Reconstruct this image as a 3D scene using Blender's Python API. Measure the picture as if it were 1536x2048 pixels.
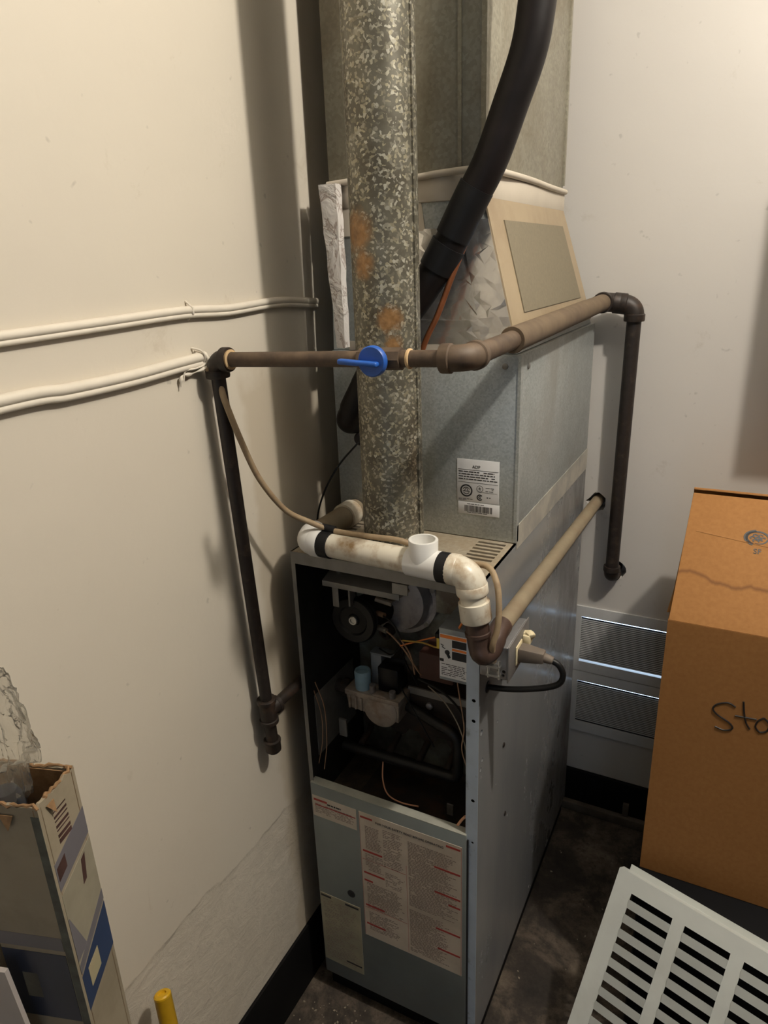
import bpy, bmesh, math, random
from mathutils import Vector, Matrix, noise
random.seed(7)
PI = math.pi
for o in list(bpy.data.objects):
    bpy.data.objects.remove(o)
SC = bpy.context.scene
COL = SC.collection

# ------------------------------------------------------------------ camera, world, light, exposure
cam_d = bpy.data.cameras.new('camera')
cam = bpy.data.objects.new('camera', cam_d)
COL.objects.link(cam)
cam.location = (0.6762, -0.9222, 1.4867)
cam.rotation_euler = (1.2272, 0.0351, 0.4738)
cam_d.sensor_fit = 'VERTICAL'
cam_d.sensor_height = 36.0
cam_d.lens = 1393.7 * 36.0 / 2048.0
cam_d.clip_start = 0.02
SC.camera = cam

w = bpy.data.worlds.new('daylight_outside')
SC.world = w
w.use_nodes = True
w.node_tree.nodes['Background'].inputs[0].default_value = (0.55, 0.75, 1.0, 1)
w.node_tree.nodes['Background'].inputs[1].default_value = 4.0

ld = bpy.data.lights.new('ceiling_bulb', 'POINT')
ld.energy = 66
ld.color = (1.0, 0.93, 0.825)
ld.shadow_soft_size = 0.035
lo = bpy.data.objects.new('ceiling_bulb', ld)
lo.location = (1.18, -0.14, 2.42)
COL.objects.link(lo)

SC.view_settings.view_transform = 'Standard'
SC.view_settings.look = 'None'
SC.view_settings.gamma = 1.0
SC.view_settings.use_curve_mapping = False
SC.view_settings.exposure = 0.0

# ------------------------------------------------------------------ helpers
class MB:
    """collects shapes into one mesh"""
    def __init__(s):
        s.v = []; s.f = []
    def add(s, vs, fs):
        n = len(s.v)
        s.v += [tuple(v) for v in vs]
        s.f += [tuple(i + n for i in f) for f in fs]
        return s
    def box(s, a, b):
        x0, y0, z0 = a; x1, y1, z1 = b
        return s.add([(x0,y0,z0),(x1,y0,z0),(x1,y1,z0),(x0,y1,z0),(x0,y0,z1),(x1,y0,z1),(x1,y1,z1),(x0,y1,z1)],
                     [(0,3,2,1),(4,5,6,7),(0,1,5,4),(1,2,6,5),(2,3,7,6),(3,0,4,7)])
    def hexa(s, p):
        """eight corners: bottom four counter-clockwise then top four"""
        return s.add(p, [(0,3,2,1),(4,5,6,7),(0,1,5,4),(1,2,6,5),(2,3,7,6),(3,0,4,7)])
    def tube(s, pts, r, n=20, cap=True):
        pts = [Vector(p) for p in pts]
        rs = r if isinstance(r, (list, tuple)) else [r] * len(pts)
        t0 = (pts[1] - pts[0]).normalized()
        u = t0.orthogonal().normalized()
        vs = []; fs = []
        for i, p in enumerate(pts):
            if i == 0: t = t0
            elif i == len(pts) - 1: t = (pts[i] - pts[i-1]).normalized()
            else: t = ((pts[i+1] - pts[i]).normalized() + (pts[i] - pts[i-1]).normalized()).normalized()
            u = (u - t * u.dot(t)).normalized()
            w_ = t.cross(u)
            for k in range(n):
                a = 2 * PI * k / n
                vs.append(p + (u * math.cos(a) + w_ * math.sin(a)) * rs[i])
        for i in range(len(pts) - 1):
            for k in range(n):
                k2 = (k + 1) % n
                fs.append((i*n+k, i*n+k2, (i+1)*n+k2, (i+1)*n+k))
        if cap:
            fs.append(tuple(range(n))[::-1]); fs.append(tuple((len(pts)-1)*n + k for k in range(n)))
        return s.add(vs, fs)
    def lathe(s, c, ax, prof, n=24):
        """prof: list of (distance along axis, radius); closed ends where radius is 0"""
        ax = Vector(ax).normalized(); u = ax.orthogonal().normalized(); w_ = ax.cross(u); c = Vector(c)
        vs = []; fs = []
        for h, r in prof:
            for k in range(n):
                a = 2 * PI * k / n
                vs.append(c + ax * h + (u * math.cos(a) + w_ * math.sin(a)) * max(r, 1e-5))
        for i in range(len(prof) - 1):
            for k in range(n):
                k2 = (k + 1) % n
                fs.append((i*n+k, i*n+k2, (i+1)*n+k2, (i+1)*n+k))
        return s.add(vs, fs)
    def build(s, name, mat, parent=None, bevel=0.0, smooth=40, seg=2):
        me = bpy.data.meshes.new(name)
        me.from_pydata(s.v, [], s.f)
        bm = bmesh.new(); bm.from_mesh(me)
        bmesh.ops.recalc_face_normals(bm, faces=bm.faces)
        if bevel:
            es = [e for e in bm.edges if len(e.link_faces) == 2 and e.calc_face_angle(0) > 0.6]
            bmesh.ops.bevel(bm, geom=es, offset=bevel, segments=seg, affect='EDGES', profile=0.5)
        bm.to_mesh(me); bm.free()
        if smooth:
            me.shade_smooth(); me.set_sharp_from_angle(angle=math.radians(smooth))
        if mat: me.materials.append(mat)
        o = bpy.data.objects.new(name, me)
        COL.objects.link(o)
        if parent:
            o.parent = parent
            o.location = -parent_loc(parent)
        return o

def parent_loc(o):
    v = Vector(o.location)
    while o.parent:
        o = o.parent; v = v + Vector(o.location)
    return v

def thing(name, label, cat, loc=(0,0,0), group=None):
    o = bpy.data.objects.new(name, None); COL.objects.link(o)
    o.location = loc; o.empty_display_size = 0.05
    tag(o, label, cat, group)
    return o

def tag(o, label, cat, group=None):
    o['label'] = label; o['category'] = cat
    if group: o['group'] = group
    return o

def struct(o, label=None):
    o['kind'] = 'structure'
    if label: o['label'] = label
    return o

def cut(o, cutter_mb):
    """subtract the collected shapes from a mesh and keep the plain result"""
    c = cutter_mb.build('cutter', None, smooth=0)
    c.matrix_world = Matrix.Identity(4) if not o.parent else Matrix.Translation(parent_loc(o))
    m = o.modifiers.new('cut', 'BOOLEAN'); m.operation = 'DIFFERENCE'; m.object = c; m.solver = 'EXACT'
    dg = bpy.context.evaluated_depsgraph_get()
    me = bpy.data.meshes.new_from_object(o.evaluated_get(dg))
    o.modifiers.clear(); old = o.data; o.data = me; me.name = old.name; me.shade_flat()
    bpy.data.meshes.remove(old)
    bpy.data.objects.remove(c)

def text_mesh(name, body, size, mat, parent, origin, xdir, ydir, extrude=0.0002, align='LEFT'):
    cu = bpy.data.curves.new('tmp', 'FONT'); cu.body = body; cu.size = size; cu.extrude = extrude; cu.align_x = align
    t = bpy.data.objects.new('tmp', cu); COL.objects.link(t)
    dg = bpy.context.evaluated_depsgraph_get()
    me = bpy.data.meshes.new_from_object(t.evaluated_get(dg)); me.name = name
    bpy.data.objects.remove(t)
    X = Vector(xdir).normalized(); Y = Vector(ydir).normalized(); Z = X.cross(Y)
    M = Matrix((X, Y, Z)).transposed().to_4x4(); M.translation = Vector(origin)
    me.transform(M); me.materials.clear(); me.materials.append(mat)
    o = bpy.data.objects.new(name, me); COL.objects.link(o)
    if parent:
        o.parent = parent; o.location = -parent_loc(parent)
    return o

def arc(c, d1, d2, b, n=8):
    """rounded corner at c between directions d1 and d2, tangent length b"""
    c = Vector(c); d1 = Vector(d1).normalized(); d2 = Vector(d2).normalized()
    a = c + d1 * b; e = c + d2 * b
    return [((1-t)**2) * a + 2*t*(1-t) * c + t*t * e for t in [i / n for i in range(n + 1)]]

def elbow(c, d1, d2, r, b, collar=None, cl=0.008):
    d1 = Vector(d1).normalized(); d2 = Vector(d2).normalized(); c = Vector(c)
    m = MB(); m.tube(arc(c, d1, d2, b, 10), r, 24)
    rc = collar or r * 1.14
    for d in (d1, d2):
        p = c + d * b
        m.lathe(p, d, [(-cl, r*0.98), (-cl*0.8, rc), (cl*0.7, rc), (cl, rc*0.97), (cl, r*0.7)], 24)
    return m

def catmull(pts, n=8):
    P = [Vector(p) for p in pts]; P = [2*P[0]-P[1]] + P + [2*P[-1]-P[-2]]
    out = []
    for i in range(1, len(P) - 2):
        for k in range(n):
            t = k / n
            out.append(0.5 * ((2*P[i]) + (P[i+1]-P[i-1])*t + (2*P[i-1]-5*P[i]+4*P[i+1]-P[i+2])*t*t + (3*P[i]-P[i-1]-3*P[i+1]+P[i+2])*t**3))
    out.append(P[-2])
    return out

# ------------------------------------------------------------------ materials
def mat_base(name):
    m = bpy.data.materials.new(name); m.use_nodes = True
    nt = m.node_tree; b = nt.nodes['Principled BSDF']
    return m, nt, b

def N(nt, kind, **kw):
    n = nt.nodes.new(kind)
    for k, v in kw.items():
        if k in n.inputs: n.inputs[k].default_value = v
        else: setattr(n, k, v)
    return n

def ramp(nt, src, stops):
    r = nt.nodes.new('ShaderNodeValToRGB')
    el = r.color_ramp.elements
    while len(el) < len(stops): el.new(0.5)
    for e, (p, c) in zip(el, stops):
        e.position = p; e.color = (*c, 1) if len(c) == 3 else c
    nt.links.new(src, r.inputs[0])
    return r.outputs[0]

def mixc(nt, fac, a, b, mode='MIX'):
    m = nt.nodes.new('ShaderNodeMix'); m.data_type = 'RGBA'; m.blend_type = mode
    for sock, v in ((m.inputs['Factor'], fac), (m.inputs[6], a), (m.inputs[7], b)):
        if isinstance(v, (int, float)): sock.default_value = v
        elif isinstance(v, (tuple, list)): sock.default_value = (*v, 1)
        else: nt.links.new(v, sock)
    return m.outputs[2]

def coords(nt, scale=None):
    tc = nt.nodes.new('ShaderNodeNewGeometry')
    if scale is None: return tc.outputs['Position']
    mp = nt.nodes.new('ShaderNodeMapping'); mp.inputs['Scale'].default_value = scale
    nt.links.new(tc.outputs['Position'], mp.inputs[0])
    return mp.outputs[0]

def noise_n(nt, vec, scale, detail=3, rough=0.55, dist=0.0):
    n = N(nt, 'ShaderNodeTexNoise', Scale=scale, Detail=detail, Roughness=rough, Distortion=dist)
    nt.links.new(vec, n.inputs['Vector']); return n.outputs['Fac']

def bump(nt, b, h, strength, dist=0.002):
    n = N(nt, 'ShaderNodeBump', Strength=strength, Distance=dist)
    nt.links.new(h, n.inputs['Height']); nt.links.new(n.outputs[0], b.inputs['Normal'])

def plain(name, c, rough=0.5, metal=0.0, var=0.12, vs=40, dirt=None, dscale=14, damt=(0.45, 0.7), bs=0.0, spec=0.5):
    m, nt, b = mat_base(name)
    p = coords(nt)
    f = noise_n(nt, p, vs, 4)
    dk = tuple(x * (1 - var) for x in c); lt = tuple(min(1, x * (1 + var)) for x in c)
    col = ramp(nt, f, [(0.3, dk), (0.7, lt)])
    if dirt:
        d = noise_n(nt, p, dscale, 5, 0.65)
        k = ramp(nt, d, [(damt[0], (0, 0, 0)), (damt[1], (1, 1, 1))])
        col = mixc(nt, k, col, dirt)
    nt.links.new(col, b.inputs['Base Color'])
    b.inputs['Roughness'].default_value = rough; b.inputs['Metallic'].default_value = metal
    b.inputs['Specular IOR Level'].default_value = spec
    if bs: bump(nt, b, f, bs, 0.001)
    return m

M_ = {}
# galvanised sheet: fine spangle, streaky
def galv(name, c, rough, spangle, grime=None, gs=(0.5, 0.75)):
    m, nt, b = mat_base(name)
    p = coords(nt)
    v = N(nt, 'ShaderNodeTexVoronoi', Scale=spangle); nt.links.new(p, v.inputs['Vector'])
    s = ramp(nt, v.outputs['Color'], [(0.2, tuple(x*0.82 for x in c)), (0.8, tuple(min(1, x*1.1) for x in c))])
    n = noise_n(nt, coords(nt, (1, 1, 0.35)), 9, 5, 0.6)
    s2 = mixc(nt, ramp(nt, n, [(0.35, (0, 0, 0)), (0.75, (0.6, 0.6, 0.6))]), s, tuple(x*0.72 for x in c))
    if grime:
        g = noise_n(nt, p, 5, 6, 0.7, 0.4)
        s2 = mixc(nt, ramp(nt, g, [(gs[0], (0, 0, 0)), (gs[1], (0.8, 0.8, 0.8))]), s2, grime)
    nt.links.new(s2, b.inputs['Base Color'])
    b.inputs['Metallic'].default_value = 0.35
    rr = ramp(nt, noise_n(nt, p, 30, 4), [(0.3, (rough*0.85,)*3), (0.7, (rough*1.2,)*3)])
    nt.links.new(rr, b.inputs['Roughness'])
    bump(nt, b, noise_n(nt, p, 3.0, 2), 0.25, 0.02)
    return m
M_['galv'] = galv('galvanised_sheet', (0.43, 0.46, 0.45), 0.36, 300, (0.27, 0.26, 0.23))
M_['galv_duct'] = galv('dull_duct_sheet', (0.33, 0.31, 0.245), 0.5, 200, (0.20, 0.165, 0.11), (0.42, 0.7))
M_['galv_top'] = galv('dusty_top_plate', (0.50, 0.45, 0.36), 0.6, 200, (0.36, 0.28, 0.18), (0.35, 0.6))

# furnace side: smoother, reflecting, grime running up the rear edge
def side_mat():
    m, nt, b = mat_base('furnace_side_sheet')
    p = coords(nt)
    n = noise_n(nt, coords(nt, (1, 1, 0.3)), 6, 4)
    c = ramp(nt, n, [(0.3, (0.25, 0.26, 0.27)), (0.75, (0.34, 0.34, 0.335))])
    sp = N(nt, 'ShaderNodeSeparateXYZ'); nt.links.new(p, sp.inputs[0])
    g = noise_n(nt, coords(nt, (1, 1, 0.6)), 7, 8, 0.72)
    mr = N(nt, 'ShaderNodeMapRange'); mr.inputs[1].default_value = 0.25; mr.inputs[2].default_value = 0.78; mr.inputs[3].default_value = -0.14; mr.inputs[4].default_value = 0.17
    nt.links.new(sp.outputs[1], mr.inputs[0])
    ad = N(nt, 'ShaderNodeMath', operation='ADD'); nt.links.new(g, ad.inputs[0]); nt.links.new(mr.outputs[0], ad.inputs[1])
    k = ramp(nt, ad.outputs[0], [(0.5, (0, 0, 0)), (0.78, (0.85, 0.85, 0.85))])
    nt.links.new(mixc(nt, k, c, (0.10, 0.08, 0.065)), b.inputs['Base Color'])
    b.inputs['Metallic'].default_value = 0.2
    rr = ramp(nt, ad.outputs[0], [(0.4, (0.2,)*3), (0.75, (0.5,)*3)])
    nt.links.new(rr, b.inputs['Roughness'])
    bump(nt, b, noise_n(nt, p, 2.2, 1), 0.05, 0.02)
    return m
M_['side'] = side_mat()
M_['flange'] = plain('daylight_tinted_flange', (0.50, 0.58, 0.68), 0.4, 0.15, 0.08, 20, (0.16, 0.16, 0.16), 25, (0.6, 0.78))  # steel lightened and tinted blue to stand in for cool daylight
M_['door'] = plain('grey_green_door_paint', (0.22, 0.245, 0.235), 0.45, 0.2, 0.08, 10, (0.20, 0.21, 0.20), 6, (0.45, 0.8))
M_['lip'] = plain('dusty_door_lip', (0.42, 0.42, 0.36), 0.55, 0.2, 0.12, 30)
M_['inner'] = plain('darkened_inner_sheet', (0.022, 0.02, 0.018), 0.6, 0.3, 0.3, 20)  # dirty sheet; this and the rusty parts darkened to deepen compartment shade
M_['inner_floor'] = plain('rusty_inner_floor', (0.07, 0.05, 0.033), 0.7, 0.1, 0.3, 25, (0.022, 0.016, 0.013), 18)
M_['vestibule'] = plain('inner_back_sheet', (0.34, 0.34, 0.28), 0.5, 0.5, 0.15, 15, (0.12, 0.10, 0.08), 9, (0.4, 0.65))
M_['bracket'] = plain('dusty_bracket_steel', (0.26, 0.25, 0.23), 0.5, 0.5, 0.15, 30)
M_['volute'] = plain('grey_volute_casting', (0.40, 0.38, 0.38), 0.45, 0.5, 0.15, 30, (0.16, 0.14, 0.13), 18)
M_['black'] = plain('black_plastic', (0.006, 0.006, 0.0065), 0.35, 0, 0.2, 30, spec=0.35)
M_['black_iron'] = plain('black_iron', (0.012, 0.011, 0.010), 0.5, 0.2, 0.3, 40, (0.04, 0.024, 0.016), 30, (0.55, 0.8))
M_['rusty_box'] = plain('rusty_burner_box', (0.038, 0.028, 0.022), 0.6, 0.3, 0.3, 22, (0.085, 0.04, 0.02), 20, (0.5, 0.75))
M_['valve'] = plain('cast_aluminium', (0.40, 0.34, 0.28), 0.5, 0.4, 0.15, 50, (0.20, 0.13, 0.09), 30, (0.5, 0.75))
M_['valve_blue'] = plain('dull_blue_cap', (0.26, 0.40, 0.48), 0.5, 0, 0.12, 50)
M_['ctl'] = plain('control_box_grey', (0.33, 0.36, 0.38), 0.45, 0.3, 0.08, 20, (0.22, 0.22, 0.2), 14)
M_['steel'] = plain('bright_screw_steel', (0.62, 0.62, 0.6), 0.3, 0.9, 0.1, 60)
M_['brown_relay'] = plain('brown_transformer', (0.085, 0.036, 0.026), 0.5, 0, 0.15, 40)
M_['yellow_tag'] = plain('yellow_tag', (0.65, 0.47, 0.06), 0.6)
M_['w_orange'] = plain('orange_wire', (0.72, 0.22, 0.05), 0.5)
M_['w_tan'] = plain('tan_wire', (0.34, 0.20, 0.12), 0.5)
M_['w_yellow'] = plain('yellow_wire', (0.45, 0.28, 0.05), 0.5)
M_['w_white'] = plain('white_wire', (0.26, 0.22, 0.17), 0.5)
M_['w_peach'] = plain('peach_wire', (0.80, 0.42, 0.25), 0.5)
M_['w_black'] = plain('black_wire', (0.006, 0.006, 0.006), 0.45, spec=0.3)
M_['label'] = plain('white_label', (0.74, 0.74, 0.74), 0.4, 0, 0.03, 20)
M_['label_old'] = plain('yellowed_label', (0.60, 0.52, 0.42), 0.35, 0, 0.10, 12, (0.42, 0.36, 0.28), 9, (0.45, 0.8))
M_['label_dim'] = plain('stained_label', (0.40, 0.36, 0.24), 0.45, 0, 0.12, 14, (0.26, 0.24, 0.18), 9, (0.4, 0.75))
M_['ink'] = plain('black_ink', (0.02, 0.02, 0.022), 0.5, 0, 0.05)
M_['ink_brown'] = plain('faded_ink', (0.22, 0.17, 0.14), 0.5, 0, 0.15)
M_['ink_red'] = plain('red_ink', (0.36, 0.045, 0.035), 0.45, 0, 0.08)
M_['ink_orange'] = plain('orange_ink', (0.85, 0.24, 0.04), 0.45, 0, 0.05)
M_['foil'] = None
def foil():
    m, nt, b = mat_base('crinkled_foil_tape')
    p = coords(nt)
    c = ramp(nt, noise_n(nt, p, 12, 4), [(0.3, (0.75, 0.73, 0.70)), (0.7, (0.93, 0.92, 0.90))])
    nt.links.new(c, b.inputs['Base Color']); b.inputs['Metallic'].default_value = 0.9
    b.inputs['Roughness'].default_value = 0.25
    v = N(nt, 'ShaderNodeTexVoronoi', Scale=26.0, feature='DISTANCE_TO_EDGE'); nt.links.new(p, v.inputs['Vector'])
    mx = N(nt, 'ShaderNodeMath', operation='ADD'); nt.links.new(v.outputs['Distance'], mx.inputs[0]); nt.links.new(noise_n(nt, p, 35, 4), mx.inputs[1])
    bump(nt, b, mx.outputs[0], 0.2, 0.002)
    return m
M_['foil'] = foil()
M_['mastic'] = plain('cream_duct_tape', (0.56, 0.50, 0.41), 0.5, 0, 0.06, 10, (0.48, 0.40, 0.29), 8, (0.5, 0.8), 0.15)
M_['mastic_tan'] = plain('tan_duct_tape', (0.34, 0.265, 0.17), 0.5, 0, 0.06, 10, (0.25, 0.18, 0.11), 8, (0.45, 0.8), 0.15)
M_['ductboard'] = plain('brown_grey_board', (0.20, 0.17, 0.115), 0.75, 0, 0.07, 160)
def insul():
    m, nt, b = mat_base('crinkled_white_facing')
    p = coords(nt)
    n = noise_n(nt, p, 16, 4, 0.6, 1.6)
    line = N(nt, 'ShaderNodeMath', operation='SUBTRACT'); nt.links.new(n, line.inputs[0]); line.inputs[1].default_value = 0.5
    ab = N(nt, 'ShaderNodeMath', operation='ABSOLUTE'); nt.links.new(line.outputs[0], ab.inputs[0])
    c = ramp(nt, ab.outputs[0], [(0.0, (0.35, 0.28, 0.24)), (0.03, (0.72, 0.68, 0.64)), (1.0, (0.76, 0.73, 0.69))])
    nt.links.new(c, b.inputs['Base Color']); b.inputs['Roughness'].default_value = 0.4
    bump(nt, b, n, 0.6, 0.01)
    return m
M_['insul'] = insul()
# flue: coarse weathered spangle with rust patches
def flue_mat():
    m, nt, b = mat_base('weathered_spangle_galvanised')
    p = coords(nt)
    d = N(nt, 'ShaderNodeTexNoise', Scale=110.0, Detail=3.0); nt.links.new(p, d.inputs['Vector'])
    va = N(nt, 'ShaderNodeVectorMath', operation='SCALE'); nt.links.new(d.outputs['Color'], va.inputs[0]); va.inputs['Scale'].default_value = 0.010
    vb = N(nt, 'ShaderNodeVectorMath', operation='ADD'); nt.links.new(p, vb.inputs[0]); nt.links.new(va.outputs[0], vb.inputs[1])
    v = N(nt, 'ShaderNodeTexVoronoi', Scale=260.0); nt.links.new(vb.outputs[0], v.inputs['Vector'])
    sc = N(nt, 'ShaderNodeSeparateColor'); nt.links.new(v.outputs['Color'], sc.inputs[0])
    base = ramp(nt, noise_n(nt, p, 22, 4), [(0.3, (0.075, 0.066, 0.046)), (0.7, (0.17, 0.16, 0.125))])
    fl = ramp(nt, sc.outputs[0], [(0.55, (0, 0, 0)), (0.95, (0.9, 0.9, 0.9))])
    pale = ramp(nt, sc.outputs[1], [(0.2, (0.36, 0.325, 0.22)), (0.9, (0.50, 0.48, 0.40))])
    c = mixc(nt, fl, base, pale)
    tot = None
    for ctr, rad in (((0.150, 0.012, 1.535), 0.052), ((0.208, 0.020, 1.412), 0.034), ((0.213, 0.024, 1.378), 0.024), ((0.165, 0.012, 1.49), 0.035)):
        ds = N(nt, 'ShaderNodeVectorMath', operation='DISTANCE'); nt.links.new(vb.outputs[0], ds.inputs[0]); ds.inputs[1].default_value = ctr
        mr = N(nt, 'ShaderNodeMapRange'); mr.inputs[1].default_value = 0.0; mr.inputs[2].default_value = rad; mr.inputs[3].default_value = 0.55; mr.inputs[4].default_value = 0.0
        nt.links.new(ds.outputs['Value'], mr.inputs[0])
        if tot is None: tot = mr.outputs[0]
        else:
            mx = N(nt, 'ShaderNodeMath', operation='MAXIMUM'); nt.links.new(tot, mx.inputs[0]); nt.links.new(mr.outputs[0], mx.inputs[1]); tot = mx.outputs[0]
    ad = N(nt, 'ShaderNodeMath', operation='MULTIPLY'); nt.links.new(tot, ad.inputs[0]); nt.links.new(noise_n(nt, p, 55, 6, 0.7), ad.inputs[1])
    rk = ramp(nt, ad.outputs[0], [(0.07, (0, 0, 0)), (0.17, (0.9, 0.9, 0.9))])
    rust = ramp(nt, noise_n(nt, p, 90, 4), [(0.3, (0.20, 0.10, 0.035)), (0.7, (0.42, 0.23, 0.09))])
    c = mixc(nt, rk, c, rust)
    nt.links.new(c, b.inputs['Base Color'])
    b.inputs['Metallic'].default_value = 0.35
    b.inputs['Roughness'].default_value = 0.42
    bump(nt, b, sc.outputs[0], 0.12, 0.001)
    return m
M_['flue'] = flue_mat()
M_['pipe'] = plain('brown_dusty_gas_pipe', (0.115, 0.078, 0.05), 0.6, 0.1, 0.25, 40, (0.055, 0.035, 0.025), 26, (0.45, 0.7), 0.2)
M_['pipe_dark'] = plain('dark_brown_gas_pipe', (0.022, 0.016, 0.013), 0.5, 0.1, 0.3, 60, (0.06, 0.042, 0.03), 40, (0.55, 0.75), 0.15)
M_['sleeve'] = plain('dust_coated_pipe', (0.135, 0.095, 0.058), 0.85, 0, 0.14, 30, (0.085, 0.055, 0.035), 14, (0.5, 0.8), 0.15)
M_['cap'] = plain('rust_black_fitting', (0.024, 0.017, 0.013), 0.5, 0.1, 0.25, 60, (0.075, 0.04, 0.024), 40, (0.5, 0.75))
M_['blue'] = plain('blue_valve_plastic', (0.018, 0.10, 0.42), 0.42, 0, 0.1, 60)
M_['dope'] = plain('pale_thread_sealant', (0.55, 0.38, 0.20), 0.7)
M_['hose'] = plain('black_foam_insulation', (0.007, 0.005, 0.005), 0.5, 0, 0.25, 60, (0.016, 0.011, 0.011), 12, (0.5, 0.8), 0.1, 0.3)
M_['copper'] = plain('dull_copper', (0.36, 0.13, 0.055), 0.4, 0.7, 0.2, 50)
M_['pvc'] = plain('stained_white_pvc', (0.70, 0.65, 0.54), 0.35, 0, 0.04, 20, (0.36, 0.23, 0.11), 30, (0.46, 0.72))
M_['pvc_clean'] = plain('white_pvc', (0.76, 0.75, 0.72), 0.3, 0, 0.03, 20)
M_['drain'] = plain('dusty_drain_pipe', (0.25, 0.20, 0.13), 0.75, 0, 0.12, 30, (0.22, 0.16, 0.10), 18)
M_['rubber'] = plain('black_rubber_band', (0.009, 0.009, 0.01), 0.5, spec=0.3)
M_['fitting'] = plain('dark_brown_fitting', (0.075, 0.045, 0.035), 0.4, 0.2, 0.2, 50)
M_['cable'] = plain('dirty_beige_cable', (0.32, 0.235, 0.14), 0.6, 0, 0.15, 50, (0.25, 0.16, 0.09), 40, (0.5, 0.75))
M_['wall_cable'] = plain('painted_cable', (0.70, 0.64, 0.54), 0.55, 0, 0.04, 30)
M_['jbox'] = plain('galvanised_box', (0.42, 0.42, 0.43), 0.4, 0.7, 0.15, 40, (0.26, 0.21, 0.15), 22, (0.48, 0.7))
M_['jcover'] = plain('grey_cover_plate', (0.27, 0.26, 0.25), 0.5, 0.6, 0.15, 30)
M_['ivory'] = plain('ivory_plastic', (0.72, 0.62, 0.40), 0.45, 0, 0.06)
M_['plug'] = plain('dusty_black_plug', (0.15, 0.12, 0.095), 0.65, 0, 0.2, 40)
M_['grille'] = plain('white_grille_paint', (0.58, 0.58, 0.57), 0.4, 0, 0.05, 20, (0.40, 0.39, 0.37), 24, (0.62, 0.78))
M_['dark_backing'] = plain('black_backing', (0.01, 0.01, 0.012), 0.8)
M_['crate'] = plain('black_crate_plastic', (0.003, 0.003, 0.004), 0.6, spec=0.15)
M_['panel'] = plain('grey_door_enamel', (0.55, 0.57, 0.54), 0.4, 0.0, 0.05, 12, (0.45, 0.46, 0.43), 7, (0.5, 0.85))
M_['pole'] = plain('yellow_plastic', (0.40, 0.23, 0.008), 0.4, 0, 0.1, 60)
M_['marker'] = plain('black_marker', (0.015, 0.010, 0.008), 0.55)
M_['torn'] = plain('torn_corrugated_edge', (0.26, 0.15, 0.07), 0.9, 0, 0.25, 90)
M_['c_white'] = plain('carton_white_print', (0.33, 0.28, 0.20), 0.5, 0, 0.05, 12, (0.21, 0.175, 0.12), 9, (0.5, 0.85))
M_['c_navy'] = plain('carton_navy_print', (0.022, 0.032, 0.06), 0.4, 0, 0.1, 20)
M_['c_blue'] = plain('carton_blue_print', (0.03, 0.05, 0.11), 0.4, 0, 0.1, 20)
M_['c_grey'] = plain('carton_grey_print', (0.16, 0.15, 0.165), 0.4, 0, 0.1, 12)
M_['c_tape'] = plain('carton_marbled_tape', (0.06, 0.07, 0.06), 0.35, 0, 0.6, 45)
M_['c_pale'] = plain('carton_pale_picture', (0.30, 0.27, 0.20), 0.45, 0, 0.12, 25)
M_['c_cream'] = plain('carton_cream_print', (0.40, 0.35, 0.22), 0.45, 0, 0.05, 25)
M_['c_brown'] = plain('carton_brown_print', (0.07, 0.035, 0.03), 0.45, 0, 0.3, 60)
M_['white_board'] = plain('white_board', (0.50, 0.45, 0.42), 0.5, 0, 0.03)
M_['base_black'] = plain('black_baseboard', (0.004, 0.0035, 0.0035), 0.7, 0, 0.3, 15, spec=0.2)
M_['strip'] = plain('dusty_wood_strip', (0.10, 0.08, 0.06), 0.8, 0, 0.25, 30)
M_['chip'] = plain('paint_chips', (0.28, 0.24, 0.17), 0.8, 0, 0.3, 60)

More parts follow.
